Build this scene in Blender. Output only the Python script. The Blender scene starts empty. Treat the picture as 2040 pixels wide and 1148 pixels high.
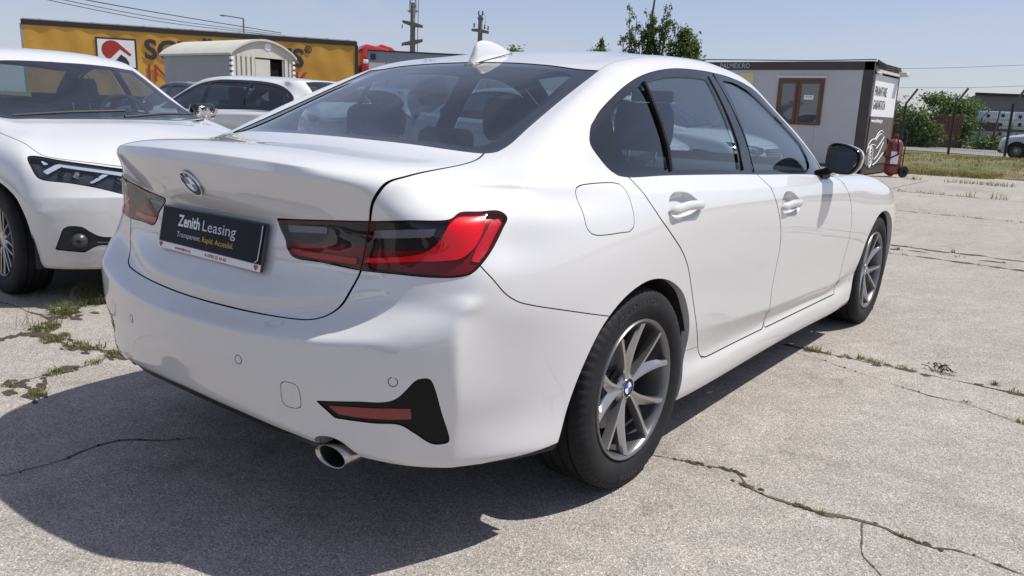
import bpy, bmesh, math, random
import numpy as np
from mathutils import Vector, Matrix

random.seed(7)
RNG = np.random.default_rng(11)
S = bpy.context.scene
COL = S.collection
rad = math.radians

# ------------------------------------------------------------------ camera
CAM_POS = (2.029, -2.125, 1.18)
def _cam():
    yaw, pitch, roll = rad(-37.778), rad(-12.791), rad(2.202)
    cy, sy, cp, sp = math.cos(yaw), math.sin(yaw), math.cos(pitch), math.sin(pitch)
    f = Vector((sy*cp, cy*cp, sp)); r = Vector((cy, -sy, 0)); u = r.cross(f)
    c, s = math.cos(roll), math.sin(roll)
    r2 = c*r+s*u; u2 = -s*r+c*u
    cd = bpy.data.cameras.new('camera'); co = bpy.data.objects.new('camera', cd)
    m = Matrix((r2, u2, -f)).transposed().to_4x4(); m.translation = Vector(CAM_POS)
    co.matrix_world = m
    cd.sensor_width = 36.0; cd.sensor_fit = 'HORIZONTAL'
    cd.lens = 36.0*1563.54/2040.0
    cd.clip_start = 0.05; cd.clip_end = 5000
    COL.objects.link(co); S.camera = co
_cam()

# ------------------------------------------------------------------ sky, sun, exposure
SUN_EL, SUN_AZ = 61.0, 47.0       # azimuth measured from +Y (car's forward) clockwise to +X
def _light():
    w = bpy.data.worlds.new('World'); S.world = w; w.use_nodes = True
    nt = w.node_tree; nt.nodes.clear()
    sky = nt.nodes.new('ShaderNodeTexSky'); sky.sky_type = 'NISHITA'; sky.sun_disc = False
    sky.sun_elevation = rad(SUN_EL); sky.sun_rotation = rad(SUN_AZ)
    sky.air_density = 1.0; sky.dust_density = 0.55; sky.ozone_density = 5.0; sky.altitude = 80
    bg = nt.nodes.new('ShaderNodeBackground'); bg.inputs['Strength'].default_value = 0.098
    out = nt.nodes.new('ShaderNodeOutputWorld')
    # camera white balance and thin high cloud, over the whole dome
    wb = nt.nodes.new('ShaderNodeMix'); wb.data_type = 'RGBA'; wb.blend_type = 'MULTIPLY'; wb.inputs[0].default_value = 1.0; wb.inputs[7].default_value = (1.06, .965, 1.0, 1)
    nt.links.new(sky.outputs[0], wb.inputs[6])
    tc = nt.nodes.new('ShaderNodeTexCoord'); mp = nt.nodes.new('ShaderNodeMapping'); mp.inputs['Scale'].default_value = (1.0, 1.6, 5.0); mp.inputs['Rotation'].default_value = (0, 0, .6)
    no = nt.nodes.new('ShaderNodeTexNoise'); no.inputs['Scale'].default_value = 2.4; no.inputs['Detail'].default_value = 9.0; no.inputs['Roughness'].default_value = .58; no.inputs['Distortion'].default_value = .6
    mr = nt.nodes.new('ShaderNodeMapRange'); mr.inputs[1].default_value = .47; mr.inputs[2].default_value = .78; mr.inputs[3].default_value = .36; mr.inputs[4].default_value = .68
    cl = nt.nodes.new('ShaderNodeMix'); cl.data_type = 'RGBA'; cl.inputs[7].default_value = (4.75, 4.85, 5.95, 1)
    nt.links.new(tc.outputs['Generated'], mp.inputs['Vector']); nt.links.new(mp.outputs[0], no.inputs['Vector']); nt.links.new(no.outputs[0], mr.inputs[0]); nt.links.new(mr.outputs[0], cl.inputs[0])
    nt.links.new(wb.outputs[2], cl.inputs[6]); nt.links.new(cl.outputs[2], bg.inputs[0]); nt.links.new(bg.outputs[0], out.inputs[0])
    ld = bpy.data.lights.new('sun', 'SUN'); ld.energy = 4.4; ld.angle = rad(0.53); ld.color = (1, .965, .91)
    lo = bpy.data.objects.new('sun', ld)
    el, az = rad(SUN_EL), rad(SUN_AZ)
    d = Vector((math.sin(az)*math.cos(el), math.cos(az)*math.cos(el), math.sin(el)))
    lo.rotation_euler = d.to_track_quat('Z', 'Y').to_euler(); lo.location = d*50
    COL.objects.link(lo)
_light()
S.view_settings.view_transform = 'Standard'; S.view_settings.look = 'None'
S.view_settings.gamma = 1.0; S.view_settings.use_curve_mapping = False
S.view_settings.exposure = 0.27

# ------------------------------------------------------------------ object helpers
def link(o, parent=None):
    COL.objects.link(o)
    if parent is not None: o.parent = parent
    return o
def empty(name, loc=(0, 0, 0), rz=0.0, label=None, cat=None, group=None, parent=None):
    o = bpy.data.objects.new(name, None); o.empty_display_size = .2
    o.location = loc; o.rotation_euler = (0, 0, rz)
    tag(o, label, cat, group)
    return link(o, parent)
def tag(o, label=None, cat=None, group=None, kind=None):
    if label: o['label'] = label
    if cat: o['category'] = cat
    if group: o['group'] = group
    if kind: o['kind'] = kind
    return o
def mesh_obj(name, verts, faces, mat, parent=None, smooth=True, normals=None, sharp=None):
    me = bpy.data.meshes.new(name)
    v = np.asarray(verts, dtype=np.float64)
    if isinstance(faces, np.ndarray) and faces.ndim == 2:
        k = faces.shape[1]; m = len(faces)
        me.vertices.add(len(v)); me.vertices.foreach_set('co', v.astype(np.float32).ravel())
        me.loops.add(m*k); me.loops.foreach_set('vertex_index', faces.astype(np.int32).ravel())
        me.polygons.add(m)
        me.polygons.foreach_set('loop_start', np.arange(0, m*k, k, dtype=np.int32))
        me.update(calc_edges=True); me.validate()
    else:
        me.from_pydata([tuple(p) for p in v], [], [tuple(int(i) for i in f) for f in faces]); me.update()
    me.polygons.foreach_set('use_smooth', np.full(len(me.polygons), bool(smooth)))
    if normals is not None and len(me.vertices) == len(normals):
        me.normals_split_custom_set_from_vertices([tuple(q) for q in np.asarray(normals)])
    elif sharp is not None:
        me.set_sharp_from_angle(angle=rad(sharp))
    if mat is not None:
        for mm in (mat if isinstance(mat, (list, tuple)) else [mat]): me.materials.append(mm)
    o = bpy.data.objects.new(name, me)
    return link(o, parent)

class MB:
    """collects boxes, tubes, lathes into one mesh"""
    def __init__(s): s.v = []; s.f = []; s.mi = []; s.cur = 0
    def add(s, v, f):
        b = len(s.v); s.v += [tuple(p) for p in v]; s.f += [tuple(i+b for i in q) for q in f]; s.mi += [s.cur]*len(f)
        return s
    def box(s, c, d, rot=None, taper=1.0):
        hx, hy, hz = d[0]/2, d[1]/2, d[2]/2
        pts = [Vector((sx*hx*(taper if sz > 0 else 1), sy*hy*(taper if sz > 0 else 1), sz*hz)) for sz in (-1, 1) for sy in (-1, 1) for sx in (-1, 1)]
        if rot is not None: pts = [rot @ p for p in pts]
        pts = [p+Vector(c) for p in pts]
        return s.add(pts, [(0, 2, 3, 1), (4, 5, 7, 6), (0, 1, 5, 4), (2, 6, 7, 3), (0, 4, 6, 2), (1, 3, 7, 5)])
    def prism(s, poly, a, b, axis='x'):
        """extrude a closed 2D polygon between a and b along axis; poly coords are the other two axes in order"""
        n = len(poly)
        def mk(p, t):
            return (t, p[0], p[1]) if axis == 'x' else ((p[0], t, p[1]) if axis == 'y' else (p[0], p[1], t))
        v = [mk(p, a) for p in poly]+[mk(p, b) for p in poly]
        f = [tuple(range(n)), tuple(range(2*n-1, n-1, -1))]+[(i, i+n, (i+1) % n+n, (i+1) % n) for i in range(n)]
        return s.add(v, f)
    def tube(s, path, r, n=8, caps=True, closed=False):
        path = [Vector(p) for p in path]; m = len(path); vs = []; fs = []
        rr = r if hasattr(r, '__len__') else [r]*m
        up = Vector((0, 0, 1)); prev = None
        for i, p in enumerate(path):
            if closed: t = (path[(i+1) % m]-path[i-1])
            else: t = (path[min(i+1, m-1)]-path[max(i-1, 0)])
            t.normalize()
            if prev is None:
                a = t.cross(up)
                if a.length < 1e-3: a = t.cross(Vector((1, 0, 0)))
            else:
                a = prev-t*prev.dot(t)
            a.normalize(); prev = a; b = t.cross(a)
            for k in range(n):
                w = 2*math.pi*k/n; vs.append(p+(a*math.cos(w)+b*math.sin(w))*rr[i])
        for i in range(m if closed else m-1):
            j = (i+1) % m
            for k in range(n): fs.append((i*n+k, i*n+(k+1) % n, j*n+(k+1) % n, j*n+k))
        if caps and not closed: fs += [tuple(range(n-1, -1, -1)), tuple(range((m-1)*n, m*n))]
        return s.add(vs, fs)
    def lathe(s, prof, n=48, axis='x', org=(0, 0, 0), caps=False):
        """prof: (along, radius)"""
        vs = []; fs = []; m = len(prof)
        for (a, r) in prof:
            for k in range(n):
                w = 2*math.pi*k/n; c, d = r*math.cos(w), r*math.sin(w)
                q = (a, c, d) if axis == 'x' else ((c, a, d) if axis == 'y' else (c, d, a))
                vs.append((q[0]+org[0], q[1]+org[1], q[2]+org[2]))
        for i in range(m-1):
            for k in range(n): fs.append((i*n+k, i*n+(k+1) % n, (i+1)*n+(k+1) % n, (i+1)*n+k))
        if caps: fs += [tuple(range(n-1, -1, -1)), tuple(range((m-1)*n, m*n))]
        return s.add(vs, fs)
    def build(s, name, mat, parent=None, smooth=False, bevel=0.0, sharp=40, seg=2):
        me = bpy.data.meshes.new(name); me.from_pydata(s.v, [], s.f)
        bm = bmesh.new(); bm.from_mesh(me)
        bmesh.ops.recalc_face_normals(bm, faces=bm.faces)
        if bevel > 0:
            es = [e for e in bm.edges if len(e.link_faces) == 2 and e.calc_face_angle(0) > .6]
            bmesh.ops.bevel(bm, geom=es, offset=bevel, segments=seg, affect='EDGES', profile=.5, clamp_overlap=True)
        bm.to_mesh(me); bm.free()
        if smooth or bevel > 0:
            me.polygons.foreach_set('use_smooth', np.ones(len(me.polygons), bool)); me.set_sharp_from_angle(angle=rad(sharp))
        if bevel == 0 and len(me.polygons) == len(s.mi) and max(s.mi, default=0) > 0:
            me.polygons.foreach_set('material_index', s.mi)
        for mm in (mat if isinstance(mat, (list, tuple)) else [mat]): me.materials.append(mm)
        o = bpy.data.objects.new(name, me)
        return link(o, parent)

def copy_tree(o, parent=None):
    c = o.copy(); link(c); c.parent = parent
    if parent is not None: c.matrix_parent_inverse = o.matrix_parent_inverse
    for ch in [x for x in o.children]: copy_tree(ch, c)
    return c

# ------------------------------------------------------------------ curves and triangle clipping
def crv(pts, closed=False, step=.01, corner=()):
    """centripetal catmull-rom through 2D/3D points, 'corner' indices stay sharp"""
    P = np.asarray(pts, float); n = len(P); out = []
    segs = n if closed else n-1
    for i in range(segs):
        p1, p2 = P[i], P[(i+1) % n]
        p0 = P[(i-1) % n] if (closed or i > 0) else 2*p1-p2
        p3 = P[(i+2) % n] if (closed or i+2 < n) else 2*p2-p1
        if i in corner: p0 = 2*p1-p2
        if (i+1) % n in corner: p3 = 2*p2-p1
        t0 = 0; t1 = t0+max(np.linalg.norm(p1-p0), 1e-6)**.5; t2 = t1+max(np.linalg.norm(p2-p1), 1e-6)**.5; t3 = t2+max(np.linalg.norm(p3-p2), 1e-6)**.5
        k = max(2, int(np.linalg.norm(p2-p1)/step))
        t = np.linspace(t1, t2, k, endpoint=False)[:, None]
        A1 = (t1-t)/(t1-t0)*p0+(t-t0)/(t1-t0)*p1; A2 = (t2-t)/(t2-t1)*p1+(t-t1)/(t2-t1)*p2; A3 = (t3-t)/(t3-t2)*p2+(t-t2)/(t3-t2)*p3
        B1 = (t2-t)/(t2-t0)*A1+(t-t0)/(t2-t0)*A2; B2 = (t3-t)/(t3-t1)*A2+(t-t1)/(t3-t1)*A3
        out.append((t2-t)/(t2-t1)*B1+(t-t1)/(t2-t1)*B2)
    if not closed: out.append(P[-1:])
    return np.concatenate(out)
def sdist(Q, poly, closed=True, far=.08):
    """signed distance of points Q(n,2) to polygon (negative inside); unsigned to open polyline"""
    poly = np.asarray(poly, float); lo = poly.min(0)-far; hi = poly.max(0)+far
    d = np.full(len(Q), 1.0); sel = np.where(np.all((Q > lo) & (Q < hi), 1))[0]
    if len(sel) == 0: return d
    A = poly; B = np.roll(poly, -1, 0) if closed else None
    if not closed: A, B = poly[:-1], poly[1:]
    q = Q[sel]; best = np.full(len(q), 1e9); ins = np.zeros(len(q), bool)
    for a, b in zip(A, B):
        ab = b-a; L = ab@ab
        if L < 1e-14: continue
        t = np.clip(((q-a)@ab)/L, 0, 1); dd = ((q-a-t[:, None]*ab)**2).sum(1); best = np.minimum(best, dd)
        if closed:
            c = (a[1] > q[:, 1]) != (b[1] > q[:, 1])
            if c.any():
                xi = a[0]+(q[:, 1]-a[1])/(b[1]-a[1] if b[1] != a[1] else 1e-12)*(b[0]-a[0])
                ins ^= c & (q[:, 0] < xi)
    r = np.sqrt(best); d[sel] = np.where(ins, -r, r) if closed else r
    return d
class TM:
    """triangle mesh with normals"""
    def __init__(s, v, n, t): s.v = v; s.n = n; s.t = t
    def compact(s):
        if len(s.t) == 0: return TM(np.zeros((0, 3)), np.zeros((0, 3)), np.zeros((0, 3), int))
        u, inv = np.unique(s.t, return_inverse=True)
        return TM(s.v[u], s.n[u], inv.reshape(-1, 3))
    def clip(s, f):
        """keep f<0"""
        f = np.where(np.abs(f) < 1e-7, 1e-7, f); neg = f < 0
        c = neg[s.t].sum(1); full = s.t[c == 3]
        v, n = [s.v], [s.n]; nv = len(s.v); tri = [full]
        mixed = s.t[(c == 1) | (c == 2)]
        if len(mixed):
            e = np.concatenate([mixed[:, [0, 1]], mixed[:, [1, 2]], mixed[:, [2, 0]]]); e.sort(1)
            cr = neg[e[:, 0]] != neg[e[:, 1]]; ue, inv = np.unique(e[cr], axis=0, return_inverse=True); inv = inv.ravel()
            w = (f[ue[:, 0]]/(f[ue[:, 0]]-f[ue[:, 1]]))[:, None]
            v.append(s.v[ue[:, 0]]*(1-w)+s.v[ue[:, 1]]*w); nn = s.n[ue[:, 0]]*(1-w)+s.n[ue[:, 1]]*w
            n.append(nn/np.maximum(np.linalg.norm(nn, axis=1, keepdims=True), 1e-9))
            key = np.full(len(e), -1); key[cr] = inv+nv; m = len(mixed)
            k01, k12, k20 = key[:m], key[m:2*m], key[2*m:]
            K = np.stack([k01, k12, k20], 1); ng = neg[mixed]
            for one in (True, False):
                for j in range(3):
                    a, b, cc = j, (j+1) % 3, (j+2) % 3
                    if one: s_ = ng[:, a] & ~ng[:, b] & ~ng[:, cc]
                    else: s_ = ~ng[:, a] & ng[:, b] & ng[:, cc]
                    if not s_.any(): continue
                    M = mixed[s_]; Kk = K[s_]
                    if one: tri.append(np.stack([M[:, a], Kk[:, a], Kk[:, cc]], 1))
                    else:
                        tri.append(np.stack([Kk[:, a], M[:, b], M[:, cc]], 1)); tri.append(np.stack([Kk[:, a], M[:, cc], Kk[:, cc]], 1))
        return TM(np.concatenate(v), np.concatenate(n), np.concatenate(tri)).compact()
    def off(s, d): return TM(s.v+s.n*(d if np.isscalar(d) else np.asarray(d)[:, None]), s.n, s.t)
    def mirror(s): return TM(s.v*[-1, 1, 1], s.n*[-1, 1, 1], s.t[:, [0, 2, 1]])
    def __add__(s, o): return TM(np.concatenate([s.v, o.v]), np.concatenate([s.n, o.n]), np.concatenate([s.t, o.t+len(s.v)]))
    def refine(s, k=1):
        r = s
        for _ in range(k):
            e = np.concatenate([r.t[:, [0, 1]], r.t[:, [1, 2]], r.t[:, [2, 0]]]); e.sort(1)
            ue, inv = np.unique(e, axis=0, return_inverse=True); inv = inv.ravel(); m = len(r.t); nv = len(r.v)
            v = np.concatenate([r.v, r.v[ue].mean(1)]); n = np.concatenate([r.n, r.n[ue].mean(1)]); n /= np.maximum(np.linalg.norm(n, axis=1, keepdims=True), 1e-9)
            a, b, c = inv[:m]+nv, inv[m:2*m]+nv, inv[2*m:]+nv
            t = np.concatenate([np.stack([r.t[:, 0], a, c], 1), np.stack([a, r.t[:, 1], b], 1), np.stack([c, b, r.t[:, 2]], 1), np.stack([a, b, c], 1)])
            r = TM(v, n, t)
        return r
    def renormal(s):
        fn = np.cross(s.v[s.t[:, 1]]-s.v[s.t[:, 0]], s.v[s.t[:, 2]]-s.v[s.t[:, 0]]); n = np.zeros_like(s.v)
        for k in range(3): np.add.at(n, s.t[:, k], fn)
        s.n = n/np.maximum(np.linalg.norm(n, axis=1, keepdims=True), 1e-12)
        return s
    def boundary(s):
        e = np.concatenate([s.t[:, [0, 1]], s.t[:, [1, 2]], s.t[:, [2, 0]]]); k = np.sort(e, 1)
        u, i, c = np.unique(k, axis=0, return_index=True, return_counts=True)
        return e[i[c == 1]]
    def flange(s, depth, sel=None):
        """strip from the border inwards along -normal"""
        e = s.boundary()
        if sel is not None: e = e[sel(s.v[e].mean(1))]
        a, b = s.v[e[:, 0]], s.v[e[:, 1]]; na, nb = s.n[e[:, 0]], s.n[e[:, 1]]; m = len(e)
        v = np.concatenate([a, b, b-nb*depth, a-na*depth]); i = np.arange(m)
        t = np.concatenate([np.stack([i, i+2*m, i+m], 1), np.stack([i, i+3*m, i+2*m], 1)])
        ed = b-a; n = np.cross(na, ed); n = n/np.maximum(np.linalg.norm(n, axis=1, keepdims=True), 1e-9)
        return TM(v, np.concatenate([-n]*4)*1.0, t)
    def obj(s, name, mat, parent=None):
        return mesh_obj(name, s.v, s.t, mat, parent, True, s.n)
def side2(M): return M.v[:, [1, 2]]
def rear2(M): return M.v[:, [0, 2]]
def top2(M): return M.v[:, [0, 1]]
def diag2(M): return np.stack([(M.v[:, 0]+M.v[:, 1])*.70711, M.v[:, 2]], 1)
def split(M, f, g=.0018):
    return M.clip(f+g), M.clip(g-f)

def subdiv_cage(verts, faces, creases, level=4, iters=6, fixed=None):
    """Catmull-Clark surface whose limit passes (nearly) through verts; half body, mirrored for the solve"""
    T = np.asarray(verts, float); N = len(T)
    on = np.abs(T[:, 0]) < 1e-6
    mp = np.arange(N); mi = np.where(on, mp, -1); nxt = N; ext = []
    for i in range(N):
        if not on[i]: mi[i] = nxt; nxt += 1; ext.append(i)
    F = [tuple(f) for f in faces]+[tuple(mi[i] for i in reversed(f)) for f in faces]
    C = {}
    for (a, b), c in creases.items():
        C[(min(a, b), max(a, b))] = c; a2, b2 = mi[a], mi[b]; C[(min(a2, b2), max(a2, b2))] = c
    P = np.concatenate([T, T[ext]*[-1, 1, 1]]); TT = P.copy()
    me = bpy.data.meshes.new('cage'); me.from_pydata(P.tolist(), [], F); me.update()
    at = me.attributes.new('crease_edge', 'FLOAT', 'EDGE')
    cv = np.zeros(len(me.edges), np.float32)
    for i, e in enumerate(me.edges):
        k = tuple(sorted(e.vertices)); cv[i] = C.get(k, 0)
    at.data.foreach_set('value', cv)
    o = bpy.data.objects.new('cage', me); COL.objects.link(o)
    md = o.modifiers.new('s', 'SUBSURF'); md.levels = 1; md.render_levels = 1; md.use_limit_surface = True; md.boundary_smooth = 'PRESERVE_CORNERS'
    def ev():
        dg = bpy.context.evaluated_depsgraph_get(); dg.update(); eo = o.evaluated_get(dg); m2 = eo.to_mesh()
        return eo, m2
    for it in range(iters):
        md.levels = 1; eo, m2 = ev(); a = np.empty(len(m2.vertices)*3, np.float32); m2.vertices.foreach_get('co', a); a = a.reshape(-1, 3)[:len(P)]; eo.to_mesh_clear()
        P = P+.75*(TT-a); P[:N][on, 0] = 0
        me.vertices.foreach_set('co', P.astype(np.float32).ravel()); me.update()
    md.levels = level; eo, m2 = ev()
    nv = len(m2.vertices); a = np.empty(nv*3, np.float32); m2.vertices.foreach_get('co', a); nn = np.empty(nv*3, np.float32); m2.vertices.foreach_get('normal', nn)
    m2.calc_loop_triangles(); tr = np.empty(len(m2.loop_triangles)*3, np.int32); m2.loop_triangles.foreach_get('vertices', tr)
    eo.to_mesh_clear(); bpy.data.objects.remove(o); bpy.data.meshes.remove(me)
    V = a.reshape(-1, 3).astype(float); Nn = nn.reshape(-1, 3).astype(float); t = tr.reshape(-1, 3).astype(int)
    t = t[V[t][:, :, 0].mean(1) > 0]
    V[np.abs(V[:, 0]) < 2e-5, 0] = 0
    return TM(V, Nn, t).compact()
# ------------------------------------------------------------------ white saloon: surface cage (x right, y forward from rear axle, z up)
NC = 18   # columns: 0-5 rear (centre -> corner), 6-12 side, 13-17 front
def rearcols(pts):
    """rear keys (x,y,z) at x=0,.28,.53,.70 -> columns 0..4"""
    P = np.asarray(pts, float); xs = P[:, 0]
    q = [0, .2/.7, .38/.7, .55/.7, 1.0]; q = [t*xs[-1] for t in q]
    C = crv(P, step=.004)
    # mirror tangent at centre: prepend mirrored point
    Pm = np.concatenate([P[1:2]*[-1, 1, 1], P]); C = crv(Pm, step=.004); C = C[C[:, 0] >= -1e-6]
    return [(x, float(np.interp(x, C[:, 0], C[:, 1])), float(np.interp(x, C[:, 0], C[:, 2]))) for x in q]
ROWS = []
def row(rear, rest): ROWS.append(rearcols(rear)+list(rest))
# row 0: underside inner edge
row([(0,-.93,.345),(.27,-.91,.335),(.5,-.87,.30),(.64,-.80,.285)],
 [(.72,-.70,.27),(.77,-.58,.255),(.8,-.42,.245),(.8,-.05,.21),(.8,.45,.17),(.8,1.15,.17),(.8,1.85,.167),(.8,2.3,.165),(.8,2.85,.19),(.79,3.15,.21),(.68,3.40,.2),(.42,3.50,.19),(0,3.53,.19)])
row([(0,-1.005,.365),(.28,-.985,.352),(.53,-.935,.325),(.70,-.855,.303)],
 [(.79,-.755,.288),(.845,-.60,.272),(.885,-.42,.258),(.88,-.05,.22),(.872,.45,.18),(.868,1.15,.18),(.868,1.85,.177),(.87,2.3,.172),(.875,2.85,.2),(.87,3.2,.22),(.74,3.48,.21),(.43,3.60,.2),(0,3.63,.2)])
row([(0,-1.02,.385),(.28,-1.0,.375),(.53,-.95,.35),(.705,-.87,.33)],
 [(.80,-.765,.315),(.858,-.605,.30),(.893,-.42,.285),(.892,-.05,.25),(.882,.45,.21),(.878,1.15,.208),(.878,1.85,.205),(.88,2.3,.2),(.885,2.85,.23),(.88,3.22,.25),(.755,3.51,.24),(.44,3.63,.23),(0,3.66,.23)])
row([(0,-1.03,.435),(.28,-1.008,.43),(.53,-.955,.42),(.71,-.88,.41)],
 [(.815,-.775,.40),(.852,-.62,.385),(.893,-.42,.37),(.9,-.05,.32),(.884,.45,.27),(.878,1.15,.265),(.878,1.85,.262),(.88,2.3,.26),(.89,2.85,.3),(.885,3.24,.33),(.765,3.54,.32),(.45,3.66,.32),(0,3.7,.32)])
row([(0,-1.042,.495),(.28,-1.017,.49),(.53,-.965,.485),(.715,-.893,.48)],
 [(.83,-.785,.475),(.857,-.635,.46),(.896,-.42,.45),(.907,-.05,.41),(.876,.45,.335),(.866,1.15,.315),(.865,1.85,.312),(.870,2.3,.31),(.897,2.85,.40),(.89,3.25,.43),(.77,3.55,.42),(.46,3.67,.42),(0,3.71,.42)])
row([(0,-1.047,.555),(.28,-1.02,.55),(.53,-.967,.55),(.72,-.897,.55)],
 [(.838,-.795,.55),(.862,-.645,.54),(.902,-.42,.53),(.911,-.05,.51),(.894,.45,.44),(.889,1.15,.385),(.886,1.85,.36),(.886,2.3,.375),(.903,2.85,.5),(.893,3.25,.52),(.77,3.55,.5),(.46,3.67,.5),(0,3.71,.5)])
row([(0,-1.043,.60),(.28,-1.017,.60),(.53,-.963,.612),(.72,-.893,.635)],
 [(.84,-.797,.65),(.868,-.648,.62),(.907,-.42,.60),(.9135,-.05,.59),(.898,.45,.54),(.893,1.15,.49),(.89,1.85,.48),(.893,2.3,.49),(.906,2.85,.59),(.893,3.25,.6),(.765,3.54,.58),(.46,3.66,.58),(0,3.7,.58)])
row([(0,-.985,.628),(.28,-.962,.632),(.53,-.895,.672),(.71,-.848,.70)],
 [(.838,-.784,.70),(.876,-.645,.69),(.91,-.42,.67),(.914,-.05,.67),(.902,.45,.63),(.898,1.15,.59),(.895,1.85,.58),(.898,2.3,.59),(.906,2.85,.67),(.885,3.25,.67),(.755,3.52,.65),(.455,3.65,.65),(0,3.69,.65)])
row([(0,-.978,.672),(.28,-.958,.677),(.53,-.882,.715),(.70,-.833,.745)],
 [(.838,-.758,.745),(.875,-.64,.745),(.91,-.42,.735),(.914,-.05,.74),(.905,.45,.71),(.902,1.15,.68),(.899,1.85,.67),(.90,2.3,.68),(.9,2.85,.74),(.872,3.25,.73),(.74,3.5,.71),(.45,3.63,.71),(0,3.67,.71)])
row([(0,-.922,.737),(.28,-.912,.737),(.53,-.868,.765),(.69,-.825,.785)],
 [(.836,-.738,.80),(.872,-.62,.80),(.905,-.42,.795),(.912,-.05,.80),(.906,.45,.785),(.904,1.15,.76),(.9,1.85,.75),(.897,2.3,.755),(.887,2.85,.795),(.85,3.25,.775),(.72,3.46,.75),(.44,3.60,.75),(0,3.64,.76)])
row([(0,-.905,.80),(.28,-.90,.80),(.53,-.862,.825),(.69,-.82,.84)],
 [(.815,-.725,.85),(.853,-.615,.855),(.895,-.42,.85),(.905,-.05,.855),(.905,.45,.845),(.902,1.15,.825),(.897,1.85,.81),(.89,2.3,.81),(.87,2.85,.83),(.82,3.25,.80),(.69,3.42,.78),(.42,3.55,.785),(0,3.59,.79)])
row([(0,-.89,.868),(.28,-.888,.872),(.53,-.86,.89),(.69,-.82,.905)],
 [(.790,-.728,.91),(.838,-.605,.912),(.88,-.42,.905),(.893,-.05,.90),(.899,.45,.89),(.897,1.15,.868),(.89,1.85,.85),(.88,2.3,.845),(.85,2.85,.855),(.78,3.22,.82),(.65,3.36,.80),(.40,3.48,.81),(0,3.51,.815)])
row([(0,-.96,.95),(.28,-.945,.948),(.53,-.885,.945),(.672,-.82,.948)],
 [(.752,-.69,.952),(.808,-.583,.955),(.848,-.42,.95),(.873,-.05,.945),(.884,.45,.93),(.884,1.15,.91),(.878,1.85,.89),(.864,2.3,.875),(.82,2.85,.872),(.74,3.16,.838),(.60,3.26,.825),(.37,3.36,.84),(0,3.38,.845)])
row([(0,-.985,1.012),(.28,-.97,1.008),(.53,-.91,.995),(.652,-.815,.985)],
 [(.715,-.672,.98),(.778,-.555,.98),(.835,-.42,.98),(.853,-.05,.972),(.862,.45,.955),(.863,1.15,.932),(.856,1.85,.91),(.832,2.3,.893),(.77,2.82,.885),(.68,3.08,.855),(.55,3.14,.85),(.34,3.20,.87),(0,3.22,.88)])
row([(0,-.972,1.04),(.28,-.958,1.036),(.53,-.895,1.022),(.636,-.795,1.01)],
 [(.70,-.66,1.0),(.765,-.545,1.0),(.815,-.42,1.0),(.832,-.05,.997),(.841,.45,.978),(.843,1.15,.955),(.836,1.85,.925),(.79,2.26,.908),(.70,2.75,.90),(.60,2.95,.88),(.5,2.98,.88),(.31,3.01,.90),(0,3.03,.91)])
# rows above the shoulder: deck / rear window / roof edge at the rear, glasshouse on the side, bonnet / windscreen in front
row([(0,-.85,1.06),(.27,-.84,1.056),(.49,-.79,1.043),(.60,-.71,1.034)],
 [(.662,-.595,1.027),(.728,-.475,1.025),(.785,-.36,1.025),(.812,-.05,1.022),(.825,.45,1.0),(.828,1.15,.975),(.818,1.8,.945),(.745,2.18,.93),(.64,2.6,.925),(.54,2.74,.915),(.44,2.77,.915),(.28,2.79,.93),(0,2.8,.94)])
row([(0,-.605,1.068),(.22,-.595,1.066),(.40,-.57,1.06),(.52,-.52,1.055)],
 [(.62,-.45,1.055),(.70,-.39,1.063),(.755,-.26,1.075),(.79,.0,1.08),(.805,.46,1.07),(.805,1.13,1.05),(.79,1.7,1.02),(.745,2.06,.975),(.64,2.22,.965),(.53,2.31,.965),(.42,2.37,.965),(.26,2.42,.968),(0,2.44,.972)])
row([(0,-.355,1.15),(.2,-.35,1.147),(.36,-.33,1.14),(.48,-.31,1.13)],
 [(.595,-.29,1.115),(.675,-.24,1.135),(.72,-.12,1.15),(.75,.08,1.165),(.76,.48,1.16),(.76,1.08,1.15),(.745,1.52,1.12),(.712,1.84,1.102),(.60,1.95,1.10),(.48,2.02,1.10),(.37,2.07,1.10),(.22,2.1,1.105),(0,2.11,1.108)])
row([(0,-.12,1.247),(.19,-.12,1.243),(.345,-.11,1.235),(.465,-.10,1.22)],
 [(.575,-.09,1.20),(.635,-.04,1.225),(.67,.06,1.24),(.695,.20,1.255),(.70,.5,1.26),(.70,1.0,1.255),(.69,1.33,1.23),(.665,1.60,1.222),(.55,1.69,1.235),(.44,1.74,1.24),(.34,1.77,1.245),(.2,1.79,1.248),(0,1.8,1.25)])
row([(0,.09,1.317),(.185,.085,1.313),(.335,.08,1.303),(.45,.07,1.288)],
 [(.56,.06,1.265),(.60,.13,1.293),(.62,.24,1.32),(.63,.40,1.338),(.632,.6,1.350),(.632,.9,1.355),(.63,1.17,1.345),(.62,1.40,1.327),(.5,1.47,1.34),(.40,1.51,1.346),(.31,1.53,1.35),(.18,1.55,1.353),(0,1.56,1.355)])
row([(0,.22,1.353),(.18,.215,1.35),(.33,.205,1.343),(.44,.19,1.33)],
 [(.552,.165,1.308),(.557,.25,1.342),(.563,.40,1.372),(.568,.55,1.389),(.57,.72,1.399),(.572,.95,1.402),(.57,1.12,1.392),(.567,1.285,1.374),(.46,1.32,1.386),(.37,1.345,1.394),(.28,1.36,1.40),(.16,1.375,1.404),(0,1.38,1.406)])
NR = len(ROWS)
def bmw_surface(level=4): return grid_surface(ROWS, level)
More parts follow.
